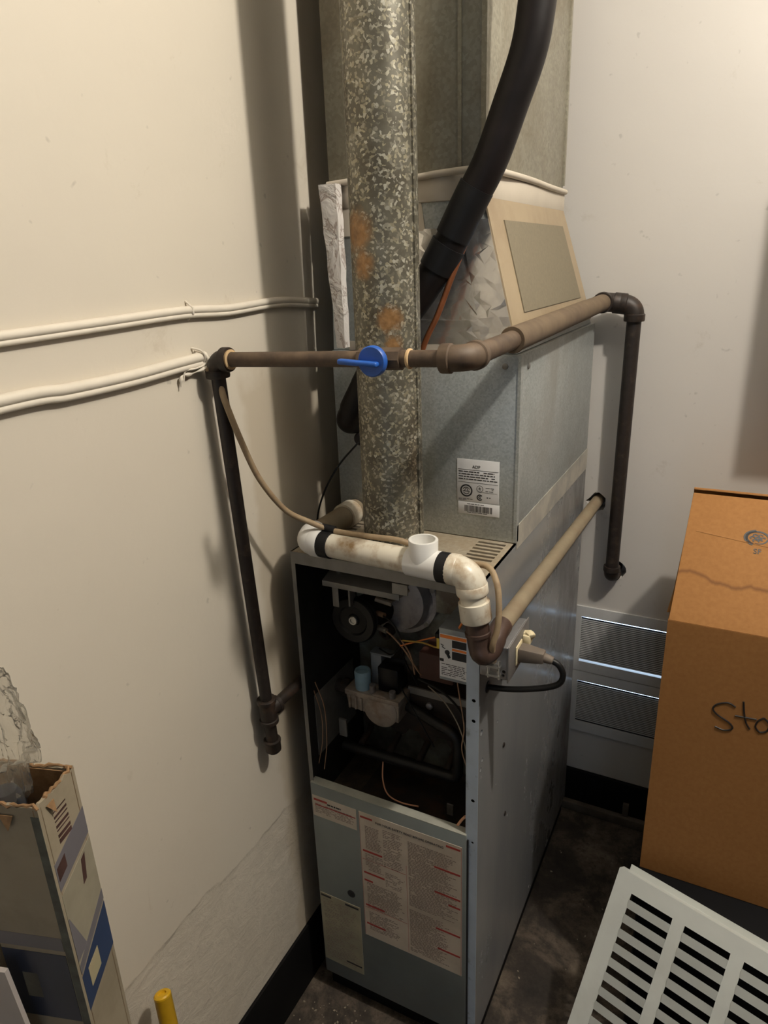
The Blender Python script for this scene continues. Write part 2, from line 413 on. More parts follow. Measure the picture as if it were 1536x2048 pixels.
def wall_mat(name, c, patch=False):
    m, nt, b = mat_base(name)
    p = coords(nt)
    col = ramp(nt, noise_n(nt, p, 2.5, 4), [(0.3, tuple(x*0.96 for x in c)), (0.7, c)])
    fine = noise_n(nt, p, 70, 4, 0.6)
    big = noise_n(nt, p, 7, 4, 0.6)
    h = N(nt, 'ShaderNodeMath', operation='MULTIPLY_ADD'); nt.links.new(fine, h.inputs[0]); h.inputs[1].default_value = 0.12; nt.links.new(big, h.inputs[2])
    height = h.outputs[0]
    sm = noise_n(nt, p, 11, 7, 0.75, 0.5)
    col = mixc(nt, ramp(nt, sm, [(0.62, (0, 0, 0)), (0.80, (0.5, 0.5, 0.5))]), col, tuple(x*f for x, f in zip(c, (0.62, 0.56, 0.48))))
    spk = noise_n(nt, p, 45, 2, 0.5)
    col = mixc(nt, ramp(nt, spk, [(0.72, (0, 0, 0)), (0.78, (0.5, 0.5, 0.5))]), col, tuple(x*0.6 for x in c))
    if patch:
        sp = N(nt, 'ShaderNodeSeparateXYZ'); nt.links.new(p, sp.inputs[0])
        # old bare patch where paint has flaked from the plaster near the floor: y*k - z below an uneven line
        l = N(nt, 'ShaderNodeMath', operation='MULTIPLY_ADD'); nt.links.new(sp.outputs[1], l.inputs[0]); l.inputs[1].default_value = -0.03; l.inputs[2].default_value = 0.455
        l2 = N(nt, 'ShaderNodeMath', operation='SUBTRACT'); nt.links.new(l.outputs[0], l2.inputs[0]); nt.links.new(sp.outputs[2], l2.inputs[1])
        l3 = N(nt, 'ShaderNodeMath', operation='MULTIPLY_ADD'); nt.links.new(noise_n(nt, p, 9, 6, 0.65), l3.inputs[0]); l3.inputs[1].default_value = 0.07; nt.links.new(l2.outputs[0], l3.inputs[2])
        k = ramp(nt, l3.outputs[0], [(0.036, (0, 0, 0)), (0.041, (1, 1, 1))])
        rough_n = noise_n(nt, coords(nt, (1, 0.6, 1)), 40, 6, 0.7, 0.6)
        rm = N(nt, 'ShaderNodeMath', operation='MULTIPLY'); nt.links.new(rough_n, rm.inputs[0]); nt.links.new(k, rm.inputs[1])
        hh = N(nt, 'ShaderNodeMath', operation='MULTIPLY_ADD'); nt.links.new(rm.outputs[0], hh.inputs[0]); hh.inputs[1].default_value = 1.8; nt.links.new(height, hh.inputs[2])
        h2 = N(nt, 'ShaderNodeMath', operation='MULTIPLY_ADD'); nt.links.new(k, h2.inputs[0]); h2.inputs[1].default_value = -1.4; nt.links.new(hh.outputs[0], h2.inputs[2])
        height = h2.outputs[0]
        col = mixc(nt, k, col, mixc(nt, ramp(nt, rough_n, [(0.35, (0, 0, 0)), (0.7, (1, 1, 1))]), tuple(x*0.86 for x in c), tuple(x*1.0 for x in c)))
        # darker, yellower strip beside the furnace, ending at an uneven height
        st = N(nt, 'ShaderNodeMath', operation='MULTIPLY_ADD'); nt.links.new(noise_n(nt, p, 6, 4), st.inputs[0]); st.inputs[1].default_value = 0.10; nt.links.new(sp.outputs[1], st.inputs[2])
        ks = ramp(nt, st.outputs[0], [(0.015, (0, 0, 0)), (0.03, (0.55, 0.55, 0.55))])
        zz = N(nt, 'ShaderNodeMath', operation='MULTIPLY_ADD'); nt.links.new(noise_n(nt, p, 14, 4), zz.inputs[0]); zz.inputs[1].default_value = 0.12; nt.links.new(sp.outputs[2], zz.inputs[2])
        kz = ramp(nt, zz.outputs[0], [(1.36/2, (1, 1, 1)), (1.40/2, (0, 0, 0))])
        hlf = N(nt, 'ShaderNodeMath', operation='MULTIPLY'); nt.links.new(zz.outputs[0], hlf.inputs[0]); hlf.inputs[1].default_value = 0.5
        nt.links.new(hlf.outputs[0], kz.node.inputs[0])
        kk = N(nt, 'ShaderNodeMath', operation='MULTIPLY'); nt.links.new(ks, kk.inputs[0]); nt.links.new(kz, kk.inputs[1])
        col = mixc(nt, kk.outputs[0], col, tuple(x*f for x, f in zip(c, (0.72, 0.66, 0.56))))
    nt.links.new(col, b.inputs['Base Color']); b.inputs['Roughness'].default_value = 0.55
    bump(nt, b, height, 0.35, 0.006)
    return m
M_['wall_l'] = wall_mat('cream_wall_paint', (0.66, 0.60, 0.50), True)
M_['wall_b'] = wall_mat('white_wall_paint', (0.60, 0.57, 0.53))
M_['wall_o'] = wall_mat('dark_wall_paint', (0.16, 0.15, 0.14))
M_['wall_c'] = wall_mat('ceiling_paint', (0.72, 0.70, 0.66))

def floor_mat():
    m, nt, b = mat_base('dirty_concrete_floor')
    p = coords(nt)
    a = noise_n(nt, p, 7, 7, 0.7, 0.3)
    c = ramp(nt, a, [(0.34, (0.012, 0.009, 0.007)), (0.5, (0.045, 0.034, 0.025)), (0.62, (0.13, 0.10, 0.072)), (0.78, (0.25, 0.20, 0.15))])
    sp = noise_n(nt, p, 60, 5, 0.7)
    c = mixc(nt, ramp(nt, sp, [(0.52, (0, 0, 0)), (0.68, (0.7, 0.7, 0.7))]), c, (0.02, 0.014, 0.010))
    nt.links.new(c, b.inputs['Base Color']); b.inputs['Roughness'].default_value = 0.75
    bump(nt, b, sp, 0.4, 0.004)
    return m
M_['floor'] = floor_mat()

def card(name, stain=None):
    m, nt, b = mat_base(name)
    p = coords(nt)
    c = ramp(nt, noise_n(nt, p, 130, 3), [(0.3, (0.29, 0.128, 0.032)), (0.7, (0.335, 0.152, 0.042))])
    c = mixc(nt, ramp(nt, noise_n(nt, p, 6, 3), [(0.4, (0, 0, 0)), (0.8, (0.35, 0.35, 0.35))]), c, (0.26, 0.110, 0.026))
    if stain:
        sp = N(nt, 'ShaderNodeSeparateXYZ'); nt.links.new(p, sp.inputs[0])
        w1 = N(nt, 'ShaderNodeTexNoise', Scale=17.0, Detail=5.0); nt.links.new(coords(nt, (1, 0.02, 0.02)), w1.inputs['Vector'])
        q = N(nt, 'ShaderNodeMath', operation='MULTIPLY_ADD'); nt.links.new(w1.outputs['Fac'], q.inputs[0]); q.inputs[1].default_value = 0.035; nt.links.new(sp.outputs[2], q.inputs[2])
        d = N(nt, 'ShaderNodeMath', operation='SUBTRACT'); nt.links.new(q.outputs[0], d.inputs[0]); d.inputs[1].default_value = stain + 0.0175
        e = N(nt, 'ShaderNodeMath', operation='ABSOLUTE'); nt.links.new(d.outputs[0], e.inputs[0])
        k = ramp(nt, e.outputs[0], [(0.0, (0.75, 0.75, 0.75)), (0.0022, (0.0, 0.0, 0.0))])
        c = mixc(nt, k, c, (0.13, 0.05, 0.012))
    nt.links.new(c, b.inputs['Base Color']); b.inputs['Roughness'].default_value = 0.8
    bump(nt, b, noise_n(nt, coords(nt, (1, 1, 0.1)), 220, 2), 0.08, 0.001)
    return m
M_['card'] = card('brown_cardboard')
M_['card_flap'] = card('water_marked_cardboard', 0.949)

def bag_mat():
    m = bpy.data.materials.new('clear_plastic_film'); m.use_nodes = True
    nt = m.node_tree; nt.nodes.clear()
    out = nt.nodes.new('ShaderNodeOutputMaterial')
    tr = N(nt, 'ShaderNodeBsdfTransparent'); tr.inputs[0].default_value = (0.97, 0.97, 0.96, 1)
    gl = N(nt, 'ShaderNodeBsdfGlossy', Roughness=0.08); gl.inputs[0].default_value = (0.9, 0.9, 0.9, 1)
    df = N(nt, 'ShaderNodeBsdfTranslucent'); df.inputs[0].default_value = (0.9, 0.88, 0.82, 1)
    p = coords(nt)
    n = noise_n(nt, p, 38, 3, 0.5, 1.4)
    bp = N(nt, 'ShaderNodeBump', Strength=0.7, Distance=0.008); nt.links.new(n, bp.inputs['Height'])
    nt.links.new(bp.outputs[0], gl.inputs['Normal'])
    fr = N(nt, 'ShaderNodeFresnel', IOR=1.16); nt.links.new(bp.outputs[0], fr.inputs['Normal'])
    m1 = nt.nodes.new('ShaderNodeMixShader'); m1.inputs[0].default_value = 0.24
    nt.links.new(tr.outputs[0], m1.inputs[1]); nt.links.new(df.outputs[0], m1.inputs[2])
    m2 = nt.nodes.new('ShaderNodeMixShader'); nt.links.new(fr.outputs[0], m2.inputs[0])
    nt.links.new(m1.outputs[0], m2.inputs[1]); nt.links.new(gl.outputs[0], m2.inputs[2])
    nt.links.new(m2.outputs[0], out.inputs[0])
    return m
M_['bag'] = bag_mat()

# ------------------------------------------------------------------ room
FZ = -0.05          # floor
LX = -0.045         # left wall face
BY = 0.79           # back wall face
CZ = 2.62           # ceiling
RX = 3.2; FY = -3.6
struct(MB().box((LX-0.12, FY-0.12, FZ-0.1), (RX+0.12, BY+0.12, FZ)).build('floor', M_['floor']))
struct(MB().box((LX-0.12, FY-0.12, CZ), (RX+0.12, BY+0.12, CZ+0.1)).build('ceiling', M_['wall_c']))
struct(MB().box((LX-0.12, FY-0.12, FZ), (LX, BY+0.12, CZ)).build('wall_left', M_['wall_l']))
wb = MB().box((LX, BY, FZ), (RX, BY+0.12, CZ)).build('wall_back', M_['wall_b'])
struct(wb)
struct(MB().box((RX, FY-0.12, FZ), (RX+0.12, BY+0.12, CZ)).build('wall_right', M_['wall_o']))
wf = struct(MB().box((LX, FY-0.12, FZ), (RX, FY, CZ)).build('wall_front', M_['wall_o']))
cut(wf, MB().box((0.95, FY-0.3, FZ+0.01), (1.17, FY+0.2, 1.98)))      # added unseen opening, lets in cool daylight as frontal fill
# openings in the back wall: two vents, and ragged holes round the pipes
def ragged(c, r, depth, seed):
    rnd = random.Random(seed); n = 14; vs = []; fs = []
    for d in (-0.01, depth):
        for k in range(n):
            a = 2*PI*k/n
            rr = r * rs_[k] if d > 0 else r * rs_.setdefault(k, rnd.uniform(0.82, 1.2))
            vs.append((c[0] + rr*math.cos(a), BY + d, c[1] + rr*math.sin(a)))
    for k in range(n): fs.append((k, (k+1) % n, n + (k+1) % n, n + k))
    fs.append(tuple(range(n))[::-1]); fs.append(tuple(range(n, 2*n)))
    return vs, fs
cm = MB()
cm.box((0.352, BY-0.02, 0.428), (0.728, BY+0.2, 0.590))
cm.box((0.358, BY-0.02, 0.234), (0.728, BY+0.2, 0.392))
rs_ = {}; cm.add(*ragged((0.377, 0.902), 0.0235, 0.05, 3))
rs_ = {}; cm.add(*ragged((0.437, 0.722), 0.024, 0.05, 5))
cut(wb, cm)
# baseboards
o = struct(MB().box((LX, -1.6, FZ), (LX+0.007, 0.78, 0.112)).build('baseboard_left', M_['base_black'], bevel=0.002))
o = MB().box((LX+0.01, BY-0.012, FZ), (1.6, BY, 0.082)).build('baseboard_back', M_['base_black'], bevel=0.003)
struct(o)
tr = MB().box((0.30, BY-0.030, FZ), (1.2, BY-0.012, FZ+0.028)).build('trim_1', M_['strip'], bevel=0.003)
struct(tr)
o = MB().box((0.512, BY-0.022, FZ+0.028), (0.528, BY-0.012, 0.02)).build('trim_2', M_['strip'], bevel=0.001)
struct(o)

# ------------------------------------------------------------------ vent grilles
def grille(label, x0, x1, z0, z1, zb0, zb1, nl, gap=0.005):
    g = thing('vent_grille', label, 'vent', (x0, BY, z0), 'louvred vents in the back wall')
    fx0, fx1 = 0.360, 0.720
    m = MB(); t = BY - 0.005
    m.box((x0, t, z0), (x1, BY, zb0)); m.box((x0, t, zb1), (x1, BY, z1)); m.box((x0, t, zb0), (fx0, BY, zb1)); m.box((fx1, t, zb0), (x1, BY, zb1))
    m.build('frame', M_['grille'], g)
    pitch = (zb1 - zb0 - 0.012) / nl
    first = None
    for i in range(nl):
        z = zb0 + 0.006 + (i + 0.5) * pitch
        if first is None:
            lm = MB()
            lm.box((fx0, BY-0.0045, z-pitch*0.27), (fx1, BY-0.0035, z+pitch*0.27))
            first = lm.build('louver', M_['grille'], g, smooth=0); z_first = z
        else:
            c = first.copy(); COL.objects.link(c); c.parent = g
            c.location = Vector(first.location) + Vector((0, 0, z - z_first))
    MB().box((fx0-0.004, BY+0.0005, zb0+gap), (fx1+0.004, BY+0.0015, zb1-0.0052)).build('backing_panel', M_['dark_backing'], g)
    return g
grille('upper white slotted wall vent with bright daylight along its slots', 0.341, 0.738, 0.411, 0.607, 0.440, 0.577, 23)
grille('lower white slotted wall vent just above the black baseboard', 0.344, 0.738, 0.215, 0.408, 0.246, 0.379, 22, -0.004)

# ------------------------------------------------------------------ furnace
W, D, H, HP = 0.3515, 0.757, 1.016, 0.521
F = thing('gas_furnace', 'open grey gas furnace with burner compartment exposed and printed lower door', 'furnace', (W/2, D/2, FZ))
MB().box((0.006, 0.012, FZ), (W-0.006, D-0.01, 0.0)).build('base_pan', M_['base_black'], F)
sd = MB().box((W-0.003, 0.0, 0.0), (W, D, H)).build('side_panel', M_['side'], F)
ch = MB()
for y, z, r in ((0.014, 0.735, 0.0055), (0.020, 0.675, 0.004), (0.10, 0.70, 0.003), (0.10, 0.56, 0.003), (0.18, 0.42, 0.004), (0.012, 0.66, 0.004)):
    ch.tube([(W-0.02, y, z), (W+0.02, y, z)], r, 12)
cut(sd, ch)
for y, z in ((0.12, 0.78), (0.14, 0.62), (0.16, 0.44)):
    MB().lathe((W, y, z), (1, 0, 0), [(0, 0.005), (0.0015, 0.005), (0.0025, 0.003), (0.0025, 0)], 12).build('screw', M_['cap'], F)
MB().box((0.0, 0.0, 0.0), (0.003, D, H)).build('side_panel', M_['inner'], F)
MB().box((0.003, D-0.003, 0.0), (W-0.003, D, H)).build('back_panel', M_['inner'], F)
tp = MB().box((0.0, 0.0, H-0.003), (W, D, H)).build('top_plate', M_['galv_top'], F)
cs = MB()
for k in range(6):
    y = 0.088 + k * 0.0145
    cs.box((0.288, y, H-0.01), (0.338, y+0.0075, H+0.01)); cs.box((0.008, y, H-0.01), (0.058, y+0.0075, H+0.01))
cut(tp, cs)
MB().box((0.0, -0.001, H-0.022), (W, 0.0, H)).build('top_lip', M_['bracket'], F)
fl = MB().box((W-0.021, -0.001, 0.0), (W, 0.0, H-0.022)).build('front_flange', M_['flange'], F)
ch = MB()
for z in (0.805, 0.765, 0.507, 0.60):
    ch.tube([(W-0.009, -0.02, z), (W-0.009, 0.02, z)], 0.0035 if z != 0.507 else 0.0025, 12)
cut(fl, ch)
MB().box((W-0.0225, 0.0, 0.0), (W-0.021, 0.02, H-0.022)).build('flange_return', M_['flange'], F)
MB().box((0.0, -0.001, 0.0), (0.008, 0.0, H-0.022)).build('front_flange', M_['bracket'], F)
MB().tube([(W+0.0003, 0.041, 0.809), (W+0.0015, 0.041, 0.809)], 0.011, 16).build('cord_grommet', M_['black'], F)

# lower door with its printed labels
dr = MB().box((0.003, -0.006, 0.004), (W-0.019, 0.012, HP)).build('lower_door', M_['door'], F, bevel=0.002)
MB().box((0.004, -0.0055, HP), (W-0.020, 0.0125, HP+0.0015)).build('door_lip', M_['lip'], dr)
MB().box((W-0.0185, -0.004, 0.004), (W-0.0155, 0.001, HP-0.01)).build('door_seam', M_['ink'], dr)
MB().lathe((0.083, -0.006, 0.267), (0, -1, 0), [(0, 0.009), (0.001, 0.009), (0.0012, 0.007), (0.0012, 0)], 20).build('knockout', M_['ink'], dr)

def text_rows(m, x0, x1, z_top, z_bot, pitch, th, y, rnd, dens=1.0, ragged_r=0.25):
    z = z_top
    while z > z_bot + th:
        x = x0; end = x1 - rnd.random() * ragged_r * (x1 - x0)
        while x < end - 0.001:
            wd = min(rnd.uniform(0.003, 0.010), end - x)
            if rnd.random() < dens: m.box((x, y-0.00015, z-th), (x+wd, y, z))
            x += wd + 0.0013
        z -= pitch
YL = -0.0066
rnd = random.Random(11)
def label(name, x0, x1, z0, z1, mat, y=YL, t=0.0005):
    return MB().box((x0, y, z0), (x1, y+t+0.0002, z1)).build(name, mat, F)
# big safety label
L2 = label('safety_label', 0.112, 0.325, 0.171, 0.493, M_['label_old'])
tm = MB()
text_rows(tm, 0.124, 0.160, 0.462, 0.405, 0.0036, 0.0017, YL, rnd)
text_rows(tm, 0.163, 0.207, 0.467, 0.375, 0.0040, 0.0017, YL, rnd, 0.9)
text_rows(tm, 0.122, 0.162, 0.392, 0.350, 0.0038, 0.0017, YL, rnd, 0.9)
text_rows(tm, 0.165, 0.208, 0.362, 0.325, 0.0038, 0.0016, YL, rnd, 0.6)
text_rows(tm, 0.122, 0.210, 0.318, 0.250, 0.0036, 0.0017, YL, rnd, 0.9, 0.35)
text_rows(tm, 0.124, 0.195, 0.240, 0.190, 0.0036, 0.0017, YL, rnd, 0.9, 0.3)
text_rows(tm, 0.216, 0.318, 0.462, 0.300, 0.0035, 0.0018, YL, rnd, 0.95, 0.3)
text_rows(tm, 0.216, 0.300, 0.292, 0.182, 0.0036, 0.0018, YL, rnd, 0.95, 0.3)
tm.build('printed_text', M_['ink_brown'], L2, smooth=0)
for x0, x1, z in ((0.115, 0.141, 0.4835), (0.117, 0.160, 0.401), (0.117, 0.163, 0.345), (0.117, 0.136, 0.325), (0.117, 0.160, 0.2585), (0.117, 0.160, 0.208),
                  (0.294, 0.322, 0.4865), (0.270, 0.322, 0.427), (0.270, 0.322, 0.366), (0.298, 0.322, 0.345), (0.272, 0.322, 0.274), (0.275, 0.322, 0.222)):
    MB().box((x0, YL-0.0002, z-0.0045), (x1, YL, z)).build('red_bar', M_['ink_red'], L2, smooth=0)
vl = MB()
for x in (0.1125, 0.2115, 0.3235): vl.box((x, YL-0.0001, 0.173), (x+0.0006, YL, 0.491 if x != 0.2115 else 0.40))
for z in (0.249, 0.376): vl.box((0.115, YL-0.0001, z), (0.210, YL, z+0.001))
vl.build('ruled_line', M_['ink_red'], L2, smooth=0)
text_mesh('printed_heading', 'FOR YOUR SAFETY READ BEFORE OPERATING', 0.0068, M_['ink'], L2, (0.148, YL-0.0002, 0.4755), (1, 0, 0), (0, 0, 1))
# two smaller labels
L1 = label('warning_label', 0.006, 0.106, 0.442, 0.493, M_['label_old'])
tm = MB(); text_rows(tm, 0.011, 0.100, 0.474, 0.449, 0.0034, 0.0014, YL, rnd, 0.8, 0.1); tm.build('printed_text', M_['ink_brown'], L1, smooth=0)
for a_, b_ in (((0.009, YL-0.0002, 0.481), (0.040, YL, 0.486)), ((0.012, YL-0.0002, 0.470), (0.104, YL, 0.4725))): MB().box(a_, b_).build('red_bar', M_['ink_red'], L1, smooth=0)
tm = MB(); text_rows(tm, 0.040, 0.072, 0.4815, 0.474, 0.0055, 0.0035, YL-0.0002, rnd, 1, 0); tm.build('heading_bar', M_['ink'], L1, smooth=0)
L3 = label('rating_label', 0.005, 0.102, 0.045, 0.237, M_['label_dim'])
tm = MB(); text_rows(tm, 0.012, 0.096, 0.222, 0.055, 0.0042, 0.0014, YL, rnd, 0.7, 0.25); tm.build('printed_text', M_['ink_brown'], L3, smooth=0)
for a_, b_ in (((0.007, YL-0.0002, 0.228), (0.032, YL, 0.233)), ((0.066, YL-0.0002, 0.228), (0.098, YL, 0.233)), ((0.06, YL-0.0002, 0.062), (0.098, YL, 0.066))): MB().box(a_, b_).build('heading_bar', M_['ink'], L3, smooth=0)

# burner compartment
MB().box((0.003, 0.02, 0.452), (W-0.003, D-0.004, 0.456)).build('blower_deck', M_['inner_floor'], F)
MB().box((0.003, 0.215, 0.456), (W-0.003, 0.219, H-0.004)).build('vestibule_panel', M_['vestibule'], F)
MB().box((0.07, 0.03, 0.456), (0.29, 0.19, 0.459)).build('rust_tray', M_['rusty_box'], F)
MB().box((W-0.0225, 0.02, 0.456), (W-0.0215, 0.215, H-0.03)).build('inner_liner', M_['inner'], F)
# inducer: mounting bracket, volute, motor with cooling disc
br = MB(); br.hexa([(0.042, 0.030, 0.952), (0.196, 0.030, 0.952), (0.202, 0.092, 0.964), (0.036, 0.092, 0.964), (0.042, 0.030, 0.955), (0.196, 0.030, 0.955), (0.202, 0.092, 0.967), (0.036, 0.092, 0.967)])
br.box((0.042, 0.029, 0.944), (0.196, 0.031, 0.955)); br.box((0.055, 0.04, 0.90), (0.068, 0.042, 0.953)); br.box((0.082, 0.05, 0.90), (0.086, 0.07, 0.953))
bk = br.build('inducer_bracket', M_['bracket'], F, bevel=0.0008)
for x in (0.06, 0.178):
    MB().lathe((x, 0.06, 0.96), (0, -0.19, 1), [(0, 0.0045), (0.003, 0.0045), (0.003, 0), ], 12).lathe((x, 0.06, 0.96), (0, -0.19, 1), [(0.003, 0.002), (0.018, 0.002), (0.018, 0)], 10).build('screw', M_['steel'], bk)
vo = MB(); vo.lathe((0.135, 0.215, 0.885), (0, -1, 0), [(0, 0.078), (0.02, 0.078), (0.022, 0.074), (0.055, 0.071), (0.057, 0.078), (0.063, 0.078), (0.064, 0.070), (0.085, 0.060), (0.09, 0.03), (0.09, 0)], 40)
vo.box((0.135, 0.15, 0.90), (0.21, 0.21, 0.975))
vol = vo.build('inducer_housing', M_['volute'], F)
for a in (20, 80, 140, 200, 260, 320):
    x = 0.135 + 0.074*math.cos(math.radians(a)); z = 0.885 + 0.074*math.sin(math.radians(a))
    MB().lathe((x, 0.152, z), (0, -1, 0), [(0, 0.005), (0.004, 0.005), (0.004, 0)], 8).build('screw', M_['bracket'], vol)
mo = MB(); mo.lathe((0.105, 0.14, 0.868), (-0.35, -1, -0.05), [(0, 0.034), (0.05, 0.034), (0.055, 0.030), (0.055, 0)], 24); mo.build('inducer_motor', M_['black_iron'], F)
ds = MB(); ds.lathe((0.082, 0.076, 0.865), (0.02, -1, 0.02), [(0, 0), (0, 0.045), (0.008, 0.047), (0.012, 0.0465), (0.0155, 0.043), (0.0155, 0.030), (0.012, 0.027), (0.010, 0.012), (0.013, 0.010), (0.013, 0)], 40)
dsc = ds.build('cooling_disc', M_['black'], F)
MB().lathe((0.0825, 0.0635, 0.8652), (0.02, -1, 0.02), [(0, 0.0085), (0.003, 0.0085), (0.004, 0.0075), (0.004, 0.005), (0.0015, 0.0045), (0.0015, 0)], 20).build('disc_nut', M_['steel'], dsc)
MB().tube([(0.135, 0.10, 0.895), (0.165, 0.13, 0.915)], 0.006, 8).tube([(0.15, 0.09, 0.90), (0.118, 0.088, 0.905)], 0.005, 8).build('motor_strut', M_['w_white'], F)
MB().lathe((0.13, 0.12, 0.83), (-0.3, -1, -0.3), [(0, 0.013), (0.02, 0.013), (0.02, 0.006), (0.005, 0.004), (0.005, 0)], 20).build('pressure_port', M_['rusty_box'], F)
# relay and transformer block
MB().box((0.192, 0.11, 0.742), (0.262, 0.17, 0.80)).build('transformer', M_['brown_relay'], F, bevel=0.004)
# control box with warning sticker
cb = MB().box((0.276, 0.012, 0.822), (W-0.0235, 0.13, 0.92)).build('control_box', M_['ctl'], F, bevel=0.0015)
MB().box((0.278, 0.0105, 0.829), (W-0.0245, 0.0118, 0.9105)).build('warning_sticker', M_['label'], cb)
st_ = MB(); st_.box((0.279, 0.0101, 0.9035), (W-0.025, 0.0106, 0.9095)); st_.box((0.3000, 0.0101, 0.8825), (W-0.025, 0.0106, 0.8865)); st_.build('orange_bar', M_['ink_orange'], cb, smooth=0)
st_ = MB(); st_.box((0.300, 0.0100, 0.8885), (W-0.025, 0.0105, 0.9020)); st_.box((0.300, 0.0100, 0.866), (W-0.025, 0.0105, 0.881)); st_.box((0.278, 0.0100, 0.859), (0.285, 0.0105, 0.864)); st_.build('black_bar', M_['ink'], cb, smooth=0)
st_ = MB(); st_.lathe((0.2915, 0.0106, 0.8775), (0, -1, 0), [(0, 0.0045), (0.0006, 0.0045), (0.0006, 0)], 12); st_.tube([(0.2915, 0.0102, 0.876), (0.2955, 0.0102, 0.868)], 0.0024, 8)
st_.tube([(0.280, 0.0102, 0.891), (0.2845, 0.0102, 0.889), (0.2825, 0.0102, 0.886), (0.288, 0.0102, 0.8835)], 0.0007, 6); st_.build('shock_symbol', M_['ink'], cb, smooth=0)
tm = MB(); text_rows(tm, 0.281, 0.326, 0.855, 0.832, 0.0034, 0.0012, 0.0105, rnd, 0.8, 0.15); tm.build('printed_text', M_['ink'], cb, smooth=0)
MB().box((0.225, 0.12, 0.885), (0.322, 0.123, 0.99)).build('cover_plate', M_['vestibule'], F)
MB().box((0.264, 0.03, 0.868), (0.276, 0.06, 0.888)).build('yellow_tag', M_['yellow_tag'], F)
MB().box((0.262, 0.028, 0.889), (0.276, 0.06, 0.897)).build('terminal_block', M_['black'], F)
MB().box((0.198, 0.0005, 0.972), (0.226, 0.003, 0.991)).build('door_clip', M_['bracket'], F)
# curved clear cover piece behind the drain elbow
MB().tube(catmull([(0.255, 0.06, 0.985), (0.292, 0.06, 0.972), (0.308, 0.06, 0.945), (0.310, 0.06, 0.92)]), 0.003, 8).build('trim_rod', M_['steel'], F)
# gas valve
gv = MB(); gv.box((0.044, 0.078, 0.686), (0.164, 0.15, 0.698)); gv.hexa([(0.050, 0.082, 0.655), (0.160, 0.082, 0.648), (0.160, 0.145, 0.648), (0.050, 0.145, 0.655), (0.046, 0.080, 0.686), (0.162, 0.080, 0.686), (0.162, 0.148, 0.686), (0.046, 0.148, 0.686)])
for x in (0.052, 0.066, 0.078): gv.box((x, 0.076, 0.657), (x+0.005, 0.083, 0.686))
valve = gv.build('gas_valve', M_['valve'], F, bevel=0.002)
rg = MB(); rg.lathe((0.122, 0.081, 0.668), (0, -1, 0), [(-0.01, 0.036), (0.002, 0.036), (0.004, 0.033), (0.004, 0)], 28); rg.build('regulator_face', M_['valve'], valve)
# keep the round face above the lid line by its own flat bar
MB().box((0.10, 0.0755, 0.690), (0.164, 0.080, 0.700)).build('valve_lid', M_['valve'], valve, bevel=0.001)
MB().lathe((0.076, 0.098, 0.698), (0, 0, 1), [(0, 0.0155), (0.036, 0.0165), (0.040, 0.015), (0.040, 0.012), (0.034, 0.011), (0.034, 0)], 24).build('blue_cap', M_['valve_blue'], valve)
MB().box((0.084, 0.118, 0.698), (0.108, 0.142, 0.765)).box((0.083, 0.117, 0.765), (0.13, 0.143, 0.769)).build('solenoid', M_['ctl'], valve, bevel=0.002)
MB().box((0.108, 0.10, 0.698), (0.152, 0.145, 0.752)).build('coil_block', M_['black'], valve, bevel=0.003)
for x, h_ in ((0.102, 0.018), (0.145, 0.014)): MB().lathe((x, 0.089, 0.698), (0, 0, 1), [(0, 0.0065), (h_, 0.0065), (h_, 0)], 12).build('test_port', M_['volute'], valve)
MB().tube([(-0.0, 0.115, 0.675), (0.046, 0.115, 0.675)], 0.013, 16).lathe((0.02, 0.115, 0.675), (1, 0, 0), [(0, 0.0), (0, 0.019), (0.016, 0.019), (0.016, 0)], 8).build('gas_inlet', M_['rusty_box'], F)
# burners, manifold
MB().box((0.10, 0.13, 0.60), (0.315, 0.21, 0.70)).build('burner_box', M_['rusty_box'], F, bevel=0.004)
MB().box((0.16, 0.128, 0.690), (0.315, 0.132, 0.705)).build('burner_box_rim', M_['bracket'], F)
MB().lathe((0.205, 0.129, 0.672), (0, -1, 0), [(0, 0.008), (0.004, 0.007), (0.006, 0.004), (0.006, 0)], 14).build('sight_screw', M_['volute'], F)
mf = [(0.162, 0.12, 0.665), (0.19, 0.115, 0.66)] + arc((0.275, 0.105, 0.645), (-1, 0.05, 0.1), (0, 0, -1), 0.03) + arc((0.275, 0.10, 0.545), (0, 0, 1), (-1, 0, 0), 0.018) + [(0.022, 0.10, 0.542)]
mnf = MB().tube(mf, 0.0105, 16).build('manifold', M_['black_iron'], F)
for x in (0.06, 0.125, 0.19, 0.25):
    MB().tube([(x, 0.105, 0.552), (x, 0.15, 0.565)], 0.007, 10).build('gas_orifice', M_['rusty_box'], mnf)
for x in (0.06, 0.125, 0.19, 0.25):
    MB().lathe((x, 0.15, 0.585), (0, 1, 0), [(0, 0), (0, 0.006), (0.002, 0.02), (0.06, 0.02), (0.06, 0)], 18).build('burner_tube', M_['rusty_box'], F)
MB().box((0.028, 0.075, 0.585), (0.045, 0.079, 0.625)).box((0.262, 0.075, 0.475), (0.275, 0.078, 0.50)).build('bracket_tab', M_['bracket'], F)
MB().box((0.004, 0.03, 0.56), (0.0055, 0.18, 0.70)).build('heat_shield', M_['bracket'], F)
